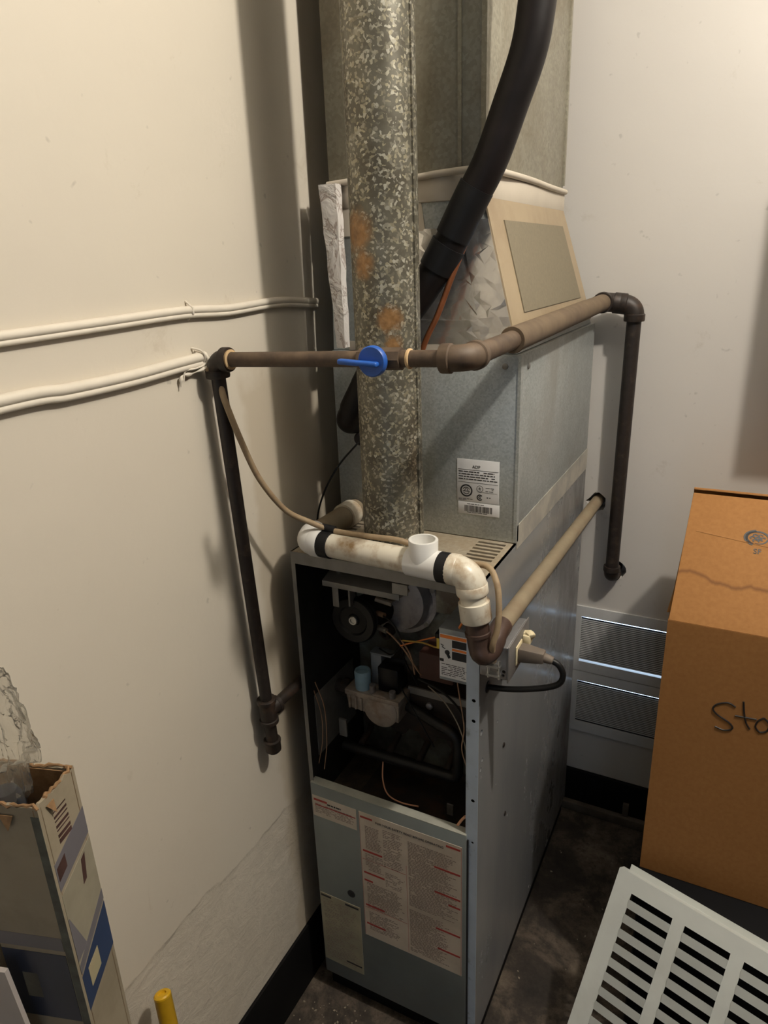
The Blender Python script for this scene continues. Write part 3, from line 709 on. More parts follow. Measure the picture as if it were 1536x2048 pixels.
# wiring
def wire(name, pts, r, mat, parent=F): return MB().tube(catmull(pts, 6), r, 8).build(name, mat, parent)
wire('wire', [(0.276, 0.05, 0.885), (0.24, 0.06, 0.866), (0.205, 0.07, 0.845), (0.175, 0.07, 0.83)], 0.0015, M_['w_orange'])
wire('wire', [(0.276, 0.05, 0.868), (0.255, 0.05, 0.857), (0.225, 0.06, 0.853), (0.180, 0.07, 0.842)], 0.0015, M_['w_yellow'])
wire('wire', [(0.135, 0.08, 0.878), (0.155, 0.075, 0.872), (0.175, 0.07, 0.85), (0.18, 0.075, 0.80), (0.20, 0.09, 0.74)], 0.0017, M_['w_black'])
wire('wire', [(0.138, 0.085, 0.845), (0.160, 0.075, 0.84), (0.185, 0.07, 0.82), (0.205, 0.075, 0.785), (0.206, 0.09, 0.765)], 0.0016, M_['w_tan'])
wire('wire', [(0.175, 0.07, 0.845), (0.195, 0.07, 0.815), (0.198, 0.08, 0.77)], 0.0015, M_['w_tan'])
wire('wire', [(0.300, 0.02, 0.992), (0.316, 0.015, 0.972), (0.319, 0.015, 0.945), (0.309, 0.02, 0.922)], 0.0022, M_['w_orange'])
wire('wire', [(0.20, 0.09, 0.755), (0.25, 0.08, 0.748), (0.29, 0.06, 0.738), (0.318, 0.03, 0.732)], 0.0022, M_['w_black'])
wire('wire', [(0.22, 0.09, 0.745), (0.26, 0.07, 0.735), (0.30, 0.04, 0.715), (0.325, 0.02, 0.675)], 0.0012, M_['w_white'])
wire('wire', [(0.300, 0.03, 0.822), (0.306, 0.03, 0.78), (0.318, 0.02, 0.73), (0.312, 0.025, 0.68), (0.326, 0.02, 0.64)], 0.0012, M_['w_tan'])
wire('wire', [(0.17, 0.08, 0.73), (0.20, 0.08, 0.68), (0.235, 0.08, 0.62)], 0.0013, M_['w_black'])
wire('wire', [(0.112, 0.10, 0.53), (0.118, 0.085, 0.498), (0.135, 0.072, 0.478), (0.165, 0.068, 0.472), (0.205, 0.068, 0.477)], 0.0016, M_['w_peach'])
wire('wire', [(0.306, 0.012, 0.515), (0.316, 0.012, 0.535), (0.325, 0.010, 0.55)], 0.0025, M_['w_peach'])
wire('wire', [(0.275, 0.03, 0.475), (0.30, 0.02, 0.478), (0.318, 0.016, 0.462)], 0.0018, M_['w_white'])
wire('wire', [(0.012, 0.02, 0.72), (0.018, 0.03, 0.66), (0.016, 0.03, 0.60), (0.010, 0.02, 0.55)], 0.001, M_['w_tan'])
wire('wire', [(0.016, 0.02, 0.74), (0.026, 0.03, 0.68), (0.026, 0.03, 0.60), (0.022, 0.02, 0.54)], 0.001, M_['w_tan'])
wire('wire', [(0.12, 0.09, 0.80), (0.15, 0.08, 0.80), (0.176, 0.072, 0.828)], 0.0015, M_['w_black'])
MB().tube([(0.115, 0.09, 0.876), (0.138, 0.082, 0.878)], 0.005, 10).build('wire_connector', M_['w_tan'], F)
MB().tube([(0.118, 0.09, 0.846), (0.140, 0.084, 0.845)], 0.005, 10).build('wire_connector', M_['w_white'], F)

# ------------------------------------------------------------------ evaporator coil cabinet
CY, H2 = 0.178, 1.341
CC = thing('coil_cabinet', 'shiny galvanised coil cabinet with white sticker on top of the furnace', 'cabinet', (W/2, (CY+D)/2, H+0.001))
MB().box((0.0, CY, H+0.001), (W, D, H2)).build('body', M_['galv'], CC, bevel=0.0015)
MB().box((W-0.004, CY-0.0012, H+0.002), (W+0.0012, CY+0.012, H2-0.001)).build('corner_seam', M_['galv'], CC)
tp_ = MB(); tp_.hexa([(W, CY+0.004, H-0.012), (W+0.0012, CY+0.004, H-0.012), (W+0.0012, D, H-0.02), (W, D, H-0.02), (W, CY+0.004, H+0.032), (W+0.0012, CY+0.004, H+0.032), (W+0.0012, D, H+0.03), (W, D, H+0.03)])
tp_.build('seam_tape', plain('smeared_seam_tape', (0.50, 0.47, 0.40), 0.4, 0.2, 0.08, 20, (0.34, 0.33, 0.30), 16, (0.4, 0.6)), CC)
for x, y, z, ax in ((0.326, CY, 1.322, (0, -1, 0)), (W, 0.22, 1.318, (1, 0, 0)), (0.02, CY, 1.035, (0, -1, 0))):
    MB().lathe((x, y, z), ax, [(0, 0.005), (0.002, 0.005), (0.003, 0.003), (0.003, 0)], 12).build('screw', M_['bracket'], CC)
# sticker
sk = MB().box((0.243, CY-0.0010, 1.0845), (0.320, CY-0.0002, 1.1615)).build('sticker', M_['label'], CC, bevel=0.0003)
MB().box((0.245, CY-0.0010, 1.0610), (0.3215, CY-0.0002, 1.0835)).build('barcode_sticker', M_['label'], CC, bevel=0.0003)
YS = CY - 0.0011
text_mesh('printed_brand', 'ADP', 0.0078, M_['ink'], sk, (0.2785, YS, 1.146), (1, 0, 0), (0, 0, 1), align='CENTER')
tm = MB()
for z in (1.1425, 1.1195): tm.box((0.245, YS-0.0001, z), (0.318, YS, z+0.0006))
text_rows(tm, 0.246, 0.317, 1.1400, 1.1215, 0.0045, 0.0017, YS, rnd, 0.85, 0.15)
text_rows(tm, 0.296, 0.313, 1.113, 1.104, 0.003, 0.001, YS, rnd, 0.7, 0.2)
tm.box((0.283, YS-0.0001, 1.1035), (0.317, YS, 1.104))
text_rows(tm, 0.246, 0.274, 1.0895, 1.0865, 0.002, 0.0008, YS, rnd, 0.8, 0.1)
tm.box((0.298, YS-0.0001, 1.094), (0.301, YS, 1.096)).box((0.303, YS-0.0001, 1.094), (0.305, YS, 1.096))
tm.build('printed_text', M_['ink'], sk, smooth=0)
def ring(m, x, z, r0, r1, y, a0=0, a1=360, n=36):
    vs = []; fs = []
    for i in range(n + 1):
        a = math.radians(a0 + (a1 - a0) * i / n)
        for r in (r0, r1): vs.append((x + r*math.cos(a), y, z + r*math.sin(a)))
    for i in range(n): fs.append((2*i, 2*i+1, 2*i+3, 2*i+2))
    m.add(vs, fs)
em = MB(); ex, ez = 0.2605, 1.1045
ring(em, ex, ez, 0.0088, 0.0115, YS-0.0001); ring(em, ex, ez, 0.0055, 0.0068, YS-0.0001, -150, -30); ring(em, ex, ez, 0.0055, 0.0068, YS-0.0001, 20, 160)
em.box((ex-0.0065, YS-0.0002, ez-0.0018), (ex+0.0065, YS, ez-0.0005))
for s in (-1, 1): em.add([(ex, YS-0.0001, ez+0.005), (ex+s*0.0012, YS-0.0001, ez+0.005), (ex+s*0.0042, YS-0.0001, ez-0.001), (ex+s*0.0028, YS-0.0001, ez-0.001)], [(0, 1, 2, 3)])
ring(em, 0.2855, 1.110, 0.0052, 0.0060, YS-0.0001); ring(em, 0.2855, 1.094, 0.0036, 0.0058, YS-0.0001, 35, 325); ring(em, 0.2855, 1.094, 0.001, 0.0026, YS-0.0001, 20, 340)
em.build('approval_mark', M_['ink'], sk, smooth=0)
text_mesh('approval_letter', 'R', 0.0072, M_['ink'], sk, (0.2833, YS-0.0001, 1.1075), (1, 0, 0), (0, 0, 1))
bm_ = MB(); x = 0.2575
while x < 0.3080:
    wd = rnd.choice((0.0004, 0.0008, 0.0012)); bm_.box((x, YS-0.0001, 1.0660), (x+wd, YS, 1.0775)); x += wd + rnd.choice((0.0005, 0.0009))
text_rows(bm_, 0.262, 0.302, 1.0808, 1.079, 0.003, 0.0010, YS, rnd, 0.8, 0.1); text_rows(bm_, 0.262, 0.302, 1.065, 1.063, 0.003, 0.0009, YS, rnd, 0.8, 0.1)
bm_.build('barcode', M_['ink'], sk, smooth=0)

# ------------------------------------------------------------------ transition piece between cabinet and duct
T = thing('duct_transition', 'tapered duct transition with foil-taped front and board-covered sloping side', 'duct', (W/2, 0.46, H2))
zb, zt = H2 + 0.001, 1.578
bx0, bx1, by0 = 0.002, W-0.008, CY+0.004
tx0, tx1, ty0 = 0.006, 0.281, 0.190
by1 = D - 0.01; tby = 0.685
MB().hexa([(bx0, by0, zb), (bx1, by0, zb), (bx1, by1, zb), (bx0, by1, zb), (tx0, ty0, zt), (tx1, ty0, zt), (tx1, tby, zt), (tx0, tby, zt)]).build('body', M_['galv'], T)
def lerp(a, b, t): return a + (b - a) * t
def front_patch(m, u0, u1, v0, v1, off, n=1, jit=0.0, seed=0):
    r_ = random.Random(seed); P = []
    for v in (v0, v1):
        for u in (u0, u1):
            x = lerp(lerp(bx0, bx1, u), lerp(tx0, tx1, u), v); y = lerp(by0, ty0, v) - off; z = lerp(zb, zt, v)
            P.append((x, y, z))
    a, b, c, d = P
    m.hexa([a, b, (b[0], b[1]+off*0.9, b[2]), (a[0], a[1]+off*0.9, a[2]), c, d, (d[0], d[1]+off*0.9, d[2]), (c[0], c[1]+off*0.9, c[2])])
def foil_patch(name, u0, u1, v0, v1, off, nu, nv, seed):
    r_ = random.Random(seed); m = MB(); vs = []; fs = []
    for j in range(nv + 1):
        for i in range(nu + 1):
            u = lerp(u0, u1, (i + (r_.uniform(-0.35, 0.35) if 0 < i < nu else 0)) / nu); v = lerp(v0, v1, (j + (r_.uniform(-0.35, 0.35) if 0 < j < nv else 0)) / nv)
            x = lerp(lerp(bx0, bx1, u), lerp(tx0, tx1, u), v); z = lerp(zb, zt, v)
            vs.append((x, lerp(by0, ty0, v) - off - r_.random()*0.0011, z))
    n1 = nu + 1
    for j in range(nv):
        for i in range(nu):
            a = j*n1 + i
            fs += [(a, a+1, a+n1+1), (a, a+n1+1, a+n1)] if r_.random() < 0.5 else [(a, a+1, a+n1), (a+1, a+n1+1, a+n1)]
    m.add(vs, fs)
    k = len(vs); back = [(x, y + off*0.7 + 0.0008, z) for x, y, z in vs]      # thin rear skin gives the sheet its thickness
    m.add(back, [tuple(reversed(f)) for f in fs])
    rim = [i for i in range(n1)] + [j*n1 + nu for j in range(1, nv+1)] + [nv*n1 + i for i in range(nu-1, -1, -1)] + [j*n1 for j in range(nv-1, 0, -1)]
    for a, b in zip(rim, rim[1:] + rim[:1]): m.f.append((a, k+a, k+b, b))
    return m.build(name, M_['foil'], T, smooth=0)
def side_patch(m, u0, u1, v0, v1, off):
    P = []
    for v in (v0, v1):
        for u in (u0, u1):
            y = lerp(lerp(by0, by1, u), lerp(ty0, tby, u), v); x = lerp(bx1, tx1, v) + off; z = lerp(zb, zt, v)
            P.append((x, y, z))
    a, b, c, d = P
    m.hexa([(a[0]-off*0.9, a[1], a[2]), a, b, (b[0]-off*0.9, b[1], b[2]), (c[0]-off*0.9, c[1], c[2]), c, d, (d[0]-off*0.9, d[1], d[2])])
foil_patch('foil_panel', 0.40, 1.0, 0.135, 0.82, 0.0012, 12, 13, 1)
foil_patch('foil_strip', 0.30, 0.86, 0.055, 0.22, 0.0026, 11, 4, 2)
foil_patch('foil_corner', 0.84, 1.002, 0.05, 0.86, 0.0032, 4, 18, 3)
m = MB(); front_patch(m, 0.1, 0.92, 0.0, 0.065, 0.003); m.build('dusty_strip', M_['mastic'], T)
m = MB(); front_patch(m, 0.0, 0.62, 0.80, 1.0, 0.0016); m.build('cream_strip', M_['mastic'], T)
m = MB(); side_patch(m, -0.004, 1.0, 0.04, 1.0, 0.003); m.build('side_tape', M_['mastic_tan'], T)
m = MB(); side_patch(m, 0.13, 0.90, 0.25, 0.86, 0.005); m.build('side_board', M_['ductboard'], T)
# wrapped band and its puffed upper edge, sagging slightly
band = MB().box((tx0-0.003, ty0-0.004, zt-0.004), (tx1+0.004, tby+0.004, 1.612)).build('tape_band', M_['mastic'], T, bevel=0.004)
rim = [(tx0, ty0-0.004, 1.613)] + [(lerp(tx0, tx1, t), ty0-0.005, 1.613 + 0.003*math.sin(t*9)) for t in (0.25, 0.5, 0.75)] + [(tx1+0.003, ty0-0.003, 1.614), (tx1+0.005, 0.40, 1.617), (tx1+0.006, 0.55, 1.614), (tx1+0.006, 0.63, 1.613), (tx1+0.005, tby, 1.613)]
MB().tube(catmull(rim, 5), 0.0055, 10).build('tape_roll_edge', M_['mastic'], T)
# white faced insulation board standing along the left front edge
ib = MB(); n = 14; vs = []; fs = []
rn = random.Random(4)
for i in range(n + 1):
    t = i / n; z = lerp(1.349, 1.612, t); xl = lerp(0.030, 0.002, t) + rn.uniform(-0.0015, 0.0015); xr = lerp(0.046, 0.036, t) + rn.uniform(-0.001, 0.001)
    yf = lerp(0.148, 0.162, t)
    vs += [(xl, yf, z), (xr, yf, z), (xr, yf + 0.018, z), (xl, yf + 0.018, z), ]
for i in range(n):
    for k in range(4):
        k2 = (k + 1) % 4; fs.append((4*i+k, 4*i+k2, 4*i+4+k2, 4*i+4+k))
fs += [(0, 3, 2, 1), (4*n, 4*n+1, 4*n+2, 4*n+3)]
ib.add(vs, fs)
ibo = ib.build('insulation_board', M_['insul'], None)
tag(ibo, 'narrow white crinkled insulation board standing upright beside the flue pipe', 'insulation')

# ------------------------------------------------------------------ supply duct
DU = thing('supply_duct', 'dull sheet-metal supply duct rising behind the flue pipe', 'duct', (0.12, 0.5, 1.613))
MB().box((tx0, ty0, 1.6135), (tx1, tby, CZ-0.001)).build('body', M_['galv_duct'], DU, bevel=0.0015)
MB().box((tx1-0.004, ty0-0.004, 1.622), (tx1+0.004, ty0+0.004, CZ-0.002)).build('corner_fold', M_['galv_duct'], DU)
MB().box((0.240, ty0-0.0035, 1.622), (0.246, ty0+0.001, CZ-0.002)).build('standing_seam', M_['galv_duct'], DU)
MB().box((tx1-0.001, tby-0.010, 1.625), (tx1+0.004, tby, CZ-0.002)).build('rear_fold', M_['galv_duct'], DU)

# ------------------------------------------------------------------ flue pipe
fx, fy = 0.173, 0.0635
FL = thing('flue_pipe', 'round mottled galvanised flue pipe with rust patches rising in front of the duct', 'pipe', (fx, fy, H))
MB().lathe((fx, fy, H), (0, 0, 1), [(0.0, 0.0), (0.0, 0.0508), (CZ-H-0.001, 0.0508), (CZ-H-0.001, 0)], 56).build('pipe', M_['flue'], FL)
MB().box((fx+0.0490, fy-0.008, H+0.004), (fx+0.0530, fy+0.002, CZ-0.003)).build('highlight_seam', M_['flue'], FL)  # seam set at the right edge to draw the pipe's highlight line
MB().lathe((fx, fy, H+0.0005), (0, 0, 1), [(0, 0.062), (0.003, 0.062), (0.004, 0.053), (0.010, 0.0525), (0.010, 0.0505)], 48).build('base_collar', M_['flue'], FL)

# ------------------------------------------------------------------ gas piping
G = thing('gas_pipe', 'brown iron gas pipe with blue shut-off valve crossing before the flue', 'pipe', (-0.02, -0.1, 0.65))
zA = 1.368; yA = -0.115
A0 = Vector((-0.018, -0.117, 1.362)); A1 = Vector((0.372, -0.115, 1.374))
V1 = Vector((-0.018, -0.085, 0.735))
ux = (A1 - A0).normalized(); uv = (V1 - A0).normalized()
MB().tube([A0 + ux*0.022, A1 - ux*0.028], 0.0107, 24).build('pipe', M_['pipe'], G)
elbow(A0, ux, uv, 0.0150, 0.020, 0.0178, 0.006).build('elbow', M_['cap'], G)
MB().lathe(A0 + ux*0.026, ux, [(0, 0.0140), (0.003, 0.0145), (0.004, 0.0110)], 24).build('sealant_ring', M_['dope'], G)
MB().tube([A0 + uv*0.022, V1 - uv*0.02], 0.0107, 24).build('pipe', M_['pipe_dark'], G)
te = MB(); te.tube([V1 - uv*0.024, V1 + uv*0.026], 0.0150, 24); te.tube([V1, V1 + Vector((0.004, 0.026, 0.002))], 0.0150, 20)
for d in (-uv, uv, Vector((0.1, 1, 0.0)).normalized()): te.lathe(V1 + d*0.022, d, [(-0.005, 0.015), (-0.004, 0.0172), (0.003, 0.0172), (0.004, 0.0155), (0.004, 0.009)], 22)
te.build('tee', M_['cap'], G)
MB().tube([V1 + Vector((0.003, 0.024, 0.001)), V1 + Vector((0.004, 0.20, 0.0))], 0.0107, 18).build('branch_pipe', M_['cap'], G)
MB().tube([V1 + uv*0.024, V1 + uv*0.070], 0.0112, 20).build('drip_leg', M_['cap'], G)
MB().lathe(V1 + uv*0.064, uv, [(0, 0.0115), (0.001, 0.0158), (0.004, 0.0160), (0.006, 0.0148), (0.024, 0.0145), (0.028, 0.011), (0.029, 0)], 20).build('end_cap', M_['cap'], G)
# valve with blue lever
VC = A0 + ux * 0.272
vb = MB(); vb.tube([VC - ux*0.030, VC + ux*0.030], [0.0145, 0.0145], 8); vb.tube([VC, VC + Vector((0, -0.020, 0))], 0.008, 14)
vbo = vb.build('valve_body', M_['pipe'], G)
MB().lathe(VC + ux*0.038, ux, [(0, 0.0112), (0.0015, 0.0128), (0.004, 0.0128), (0.005, 0.0108)], 20).build('sealant_ring', M_['dope'], G)
lv = MB(); lv.lathe(VC + Vector((0, -0.018, 0)), (0, -1, 0), [(0, 0), (0, 0.0185), (0.002, 0.0195), (0.008, 0.0195), (0.010, 0.018), (0.010, 0)], 32)
o = lv.build('valve_handle', M_['blue'], vbo)
c0 = VC + Vector((0, -0.028, 0))
m = MB(); m.hexa([c0 + Vector((-0.042, -0.014, -0.003)), c0 + Vector((0.012, -0.010, -0.006)), c0 + Vector((0.012, 0.001, -0.006)), c0 + Vector((-0.042, -0.004, -0.003)),
                  c0 + Vector((-0.042, -0.014, 0.004)), c0 + Vector((0.012, -0.010, 0.0005)), c0 + Vector((0.012, 0.001, 0.0005)), c0 + Vector((-0.042, -0.004, 0.004))])
m.build('valve_lever', M_['blue'], vbo, bevel=0.0025, seg=3)
# elbow, coupling and dust-covered run to the back wall
E2 = Vector((0.374, 0.735, 1.388))
uy = (E2 - A1).normalized()
elbow(A1, -ux, uy, 0.0165, 0.027, 0.0185, 0.007).build('elbow', M_['pipe'], G)
MB().tube([A1 + uy*0.03, A1 + uy*0.20], 0.0135, 24).build('nipple', M_['pipe'], G)
MB().lathe(A1 + uy*0.175, uy, [(0, 0.0125), (0.0, 0.0185), (0.004, 0.0195), (0.01, 0.0185), (0.5, 0.0185)], 28).tube([A1 + uy*0.185, E2 - uy*0.03], 0.0182, 28).build('dust_covered_pipe', M_['sleeve'], G)
E3 = Vector((0.438, 0.742, 1.380)); E4 = Vector((0.432, 0.752, 0.722))
u23 = (E3 - E2).normalized(); u34 = (E4 - E3).normalized()
elbow(E2, -uy, u23, 0.0205, 0.026, 0.0225, 0.008).build('elbow', M_['cap'], G)
MB().tube([E2 + u23*0.024, E3 - u23*0.024], 0.0165, 20).build('nipple', M_['cap'], G)
elbow(E3, -u23, u34, 0.0205, 0.026, 0.0225, 0.008).build('elbow', M_['cap'], G)
MB().tube([E3 + u34*0.028, E4 - u34*0.020], 0.0158, 24).build('down_pipe', M_['pipe_dark'], G)
elbow(E4, -u34, (0, 1, 0), 0.0185, 0.022, 0.0205, 0.007).build('elbow', M_['cap'], G)
MB().tube([E4 + Vector((0, 0.02, 0)), E4 + Vector((0, 0.075, 0))], 0.0155, 20).build('wall_stub', M_['cap'], G)

# ------------------------------------------------------------------ black insulated refrigerant line and copper tube
R = thing('refrigerant_line', 'thick black foam-insulated hose curving down past the foil-taped transition', 'hose', (0.05, 0.178, 1.2))
hp = [(0.395, 0.17, CZ-0.002), (0.392, 0.165, 2.2), (0.382, 0.155, 1.95), (0.367, 0.150, 1.806), (0.357, 0.150, 1.750), (0.334, 0.150, 1.690), (0.304, 0.150, 1.618), (0.266, 0.150, 1.556), (0.232, 0.150, 1.494), (0.196, 0.1455, 1.443), (0.140, 0.143, 1.372), (0.085, 0.141, 1.285)]
MB().tube(catmull(hp, 6), 0.0255, 28).build('insulated_hose', M_['hose'], R)
MB().tube(catmull([(0.088, 0.141, 1.290), (0.060, 0.140, 1.242), (0.048, 0.146, 1.222), (0.047, 0.1775, 1.215)], 6), [0.025]*7 + [0.023]*12, 24).build('hose_end', M_['hose'], R)
MB().tube([(0.285, 0.150, 1.5875), (0.268, 0.150, 1.559), (0.246, 0.150, 1.520)], 0.0272, 28).build('joint_wrap', M_['rubber'], R)
MB().tube([(0.240, 0.150, 1.509), (0.218, 0.1485, 1.474)], [0.0285, 0.0275], 28).build('tape_wrap', M_['rubber'], R)
cp = [(0.272, 0.162, 1.532), (0.258, 0.158, 1.498), (0.243, 0.150, 1.458), (0.222, 0.146, 1.405), (0.200, 0.142, 1.36), (0.17, 0.140, 1.28), (0.120, 0.150, 1.21), (0.10, 0.1775, 1.19)]
o = MB().tube(catmull(cp, 6), 0.0048, 14).build('copper_tube', M_['copper'])
tag(o, 'thin bare copper tube running under the black insulated hose', 'tube')
o = MB().lathe((0.060, 0.177, 1.185), (0, -1, 0), [(0, 0.013), (0.018, 0.012), (0.024, 0.008), (0.024, 0)], 18).build('drain_plug', M_['hose'])
o.parent = CC; o.location = -parent_loc(CC)
o = MB().tube(catmull([(0.063, 0.150, 1.182), (0.035, 0.12, 1.142), (0.004, 0.11, 1.085), (-0.02, 0.12, 1.02), (-0.022, 0.14, 0.95)], 6), 0.0018, 8).build('sensor_wire', M_['w_black'])
tag(o, 'thin black wire hanging between the coil cabinet and the left wall', 'wire')

# ------------------------------------------------------------------ condensate drain
DR = thing('drain_pipe', 'stained white plastic drain pipe with open tee lying across the furnace top', 'pipe', (0.2, 0.0, 1.02))
P0 = Vector((0.032, 0.004, 1.0395)); P1 = Vector((0.343, -0.0245, 1.046)); ud = (P1 - P0).normalized()
TE = P0 + ud * 0.233
elbow(P0, ud, (0, 1, 0), 0.0238, 0.026, 0.0246, 0.010).build('elbow', M_['pvc_clean'], DR)
MB().tube([P0 + Vector((0, 0.03, 0)), (0.034, 0.1765, 1.040)], 0.0205, 28).build('back_pipe', M_['drain'], DR)
MB().lathe((0.034, 0.130, 1.040), (0, 1, 0), [(0, 0.0205), (0, 0.0245), (0.03, 0.0245), (0.03, 0.0205)], 28).build('socket', M_['pvc'], DR)
MB().tube([P0 + ud*0.03, TE - ud*0.022], 0.0205, 28).build('front_pipe', M_['pvc'], DR)
MB().tube([P0 + ud*0.034, P0 + ud*0.056], 0.0232, 28).build('rubber_coupling', M_['rubber'], DR)
t = MB(); t.lathe(TE, ud, [(-0.026, 0.0205), (-0.026, 0.0232), (0.030, 0.0238), (0.030, 0.0205)], 28)
t.lathe(TE, (0, 0, 1), [(0.0, 0.0225), (0.040, 0.0232), (0.041, 0.0225), (0.041, 0.0190), (0.030, 0.0185), (0.006, 0.018), (0.006, 0.0)], 32)
t.build('tee', M_['pvc_clean'], DR)
MB().tube([TE + ud*0.028, P1 - ud*0.02], 0.0205, 24).build('front_pipe', M_['pvc'], DR)
MB().tube([TE + ud*0.030, TE + ud*0.050], 0.0242, 28).build('rubber_coupling', M_['rubber'], DR)
P2 = Vector((0.3605, -0.0255, 0.925)); dv = (P2 - P1).normalized()
elbow(P1, -ud, dv, 0.0238, 0.026, 0.0246, 0.008).build('elbow', M_['pvc'], DR)
MB().tube([P1 + dv*0.03, P1 + dv*0.078], 0.0205, 28).build('down_pipe', M_['pvc'], DR)
MB().lathe(P1 + dv*0.046, dv, [(0, 0.0205), (0.001, 0.0242), (0.030, 0.0244), (0.032, 0.0232), (0.034, 0.0195)], 28).build('socket', M_['pvc'], DR)
P3 = Vector((0.3755, -0.012, 0.934))
m = MB(); m.tube([P1 + dv*0.072, P1 + dv*0.098], 0.0185, 24); m.lathe(P1 + dv*0.096, dv, [(0, 0.0185), (0.001, 0.0205), (0.006, 0.0205), (0.007, 0.018)], 24)
m.tube(catmull([P1 + dv*0.098, P1 + dv*0.120, Vector((0.366, -0.0265, 0.914)), Vector((0.374, -0.016, 0.918)), Vector((0.3775, 0.002, 0.934)), Vector((0.378, 0.03, 0.9375))], 5), [0.0185]*12 + [0.0178]*8 + [0.0165]*6, 22)
m.build('iron_fitting', M_['fitting'], DR)
MB().tube([(0.378, 0.012, 0.9375), (0.377, 0.83, 0.8995)], 0.0142, 24).build('side_pipe', M_['drain'], DR)

# ------------------------------------------------------------------ thermostat cable
cb_ = [(-0.026, -0.128, 1.352), (-0.014, -0.119, 1.325), (-0.005, -0.122, 1.302), (0.004, -0.107, 1.241), (0.012, -0.080, 1.171), (0.028, -0.042, 1.110), (0.052, -0.008, 1.080), (0.075, 0.006, 1.0665), (0.10, 0.006, 1.0645), (0.16, 0.004, 1.066), (0.215, 0.006, 1.066), (0.25, 0.018, 1.050), (0.32, 0.012, 1.042), (0.360, 0.006, 1.046), (0.380, -0.010, 1.030), (0.388, -0.021, 1.000), (0.389, -0.028, 0.965), (0.383, -0.032, 0.935), (0.379, -0.018, 0.905), (0.377, -0.006, 0.892)]
o = MB().tube(catmull(cb_, 7), 0.0048, 12).build('control_cable', M_['cable'])
tag(o, 'dirty beige cable drooping from the wall and along the white drain pipe', 'cable')
tp2 = MB(); tp2.tube([(0.066, 0.007, 1.068), (0.090, 0.007, 1.066)], 0.0068, 12)
o2 = tp2.build('tape_wrap', M_['rubber'], o)

# ------------------------------------------------------------------ painted cables on the left wall
def wall_run(name, pts, r, label, ties):
    o = thing(name, label, 'cable', pts[0])
    MB().tube(catmull(pts, 8), r, 14).build('cable', M_['wall_cable'], o)
    MB().tube([Vector(p) + Vector((0, 0, -r*1.35)) for p in catmull(pts, 8)], r*0.7, 10).build('cable_lower_strand', M_['wall_cable'], o)
    for t in ties:
        MB().tube([(t[0], t[1], t[2]-0.013), (t[0]+0.011, t[1]+0.001, t[2]-0.004), (t[0]+0.011, t[1], t[2]+0.004), (t[0], t[1]-0.001, t[2]+0.013)], 0.0016, 8).build('cable_staple', M_['wall_cable'], o)
    return o
c1 = [(LX+0.006, -1.3, 1.412), (LX+0.006, -0.8, 1.421), (LX+0.006, -0.44, 1.427), (LX+0.006, -0.30, 1.430), (LX+0.006, -0.15, 1.4335), (LX+0.006, -0.05, 1.430), (LX+0.006, 0.08, 1.4335), (LX+0.006, 0.20, 1.425)]
wall_run('wall_cable', c1, 0.0056, 'upper cream painted cable running along the left wall behind the flue shadow', [(LX, -0.135, 1.4325)])
c2 = [(LX+0.007, -1.3, 1.33), (LX+0.007, -0.8, 1.348), (LX+0.007, -0.445, 1.361), (LX+0.007, -0.36, 1.359), (LX+0.007, -0.26, 1.360), (LX+0.007, -0.18, 1.364), (LX+0.008, -0.118, 1.367)]
o = wall_run('wall_cable', c2, 0.0070, 'lower cream painted cable tied with frayed string behind the gas pipe elbow', [])
fr = MB()
for k in range(3):
    z = 1.372 - 0.004*k
    fr.tube(catmull([(LX+0.001, -0.136+0.006*k, z+0.008), (LX+0.013, -0.130+0.005*k, z+0.004), (LX+0.016, -0.126+0.004*k, z-0.006), (LX+0.006, -0.126+0.004*k, z-0.020)], 5), 0.0015, 8)
fr.tube(catmull([(LX+0.016, -0.120, 1.352), (LX+0.008, -0.150, 1.346), (LX+0.006, -0.168, 1.345), (LX+0.006, -0.172, 1.330)], 6), [0.002 + 0.0012*math.sin(i) for i in range(19)], 8)
fr.tube(catmull([(LX+0.012, -0.118, 1.356), (LX+0.014, -0.146, 1.353), (LX+0.008, -0.162, 1.351), (LX+0.006, -0.166, 1.337)], 6), 0.0013, 8)
fr.build('frayed_string', M_['wall_cable'], o)

# ------------------------------------------------------------------ junction box, outlet, power cord
J = thing('junction_box', 'galvanised metal junction box with ivory outlet on the furnace side', 'electrical box', (W, 0.05, 0.857))
jb = MB().box((W+0.0005, -0.001, 0.8575), (0.398, 0.104, 0.9165)).build('box_body', M_['jbox'], J, bevel=0.002)
ch = MB()
for x, z, r in ((0.392, 0.873, 0.003), (0.391, 0.866, 0.0025), (0.384, 0.874, 0.0035)): ch.tube([(x, -0.02, z), (x, 0.02, z)], r, 10)
ch.tube([(0.38, 0.07, 0.90), (0.38, 0.07, 0.93)], 0.004, 12)
cut(jb, ch)
MB().box((0.398, -0.004, 0.855), (0.4005, 0.107, 0.919)).build('cover_plate', M_['jcover'], J, bevel=0.0008)
cl_ = MB(); cl_.box((0.366, -0.012, 0.882), (0.388, -0.001, 0.8855)); cl_.box((0.366, -0.012, 0.866), (0.388, -0.001, 0.8695)); cl_.tube([(0.369, -0.008, 0.862), (0.369, -0.008, 0.892)], 0.002, 8); cl_.tube([(0.3865, -0.008, 0.862), (0.3865, -0.008, 0.895)], 0.002, 8)
cl_.build('cable_clamp', M_['steel'], J)
MB().box((0.4005, 0.030, 0.868), (0.403, 0.062, 0.902)).build('outlet_face', M_['ivory'], J, bevel=0.0015)
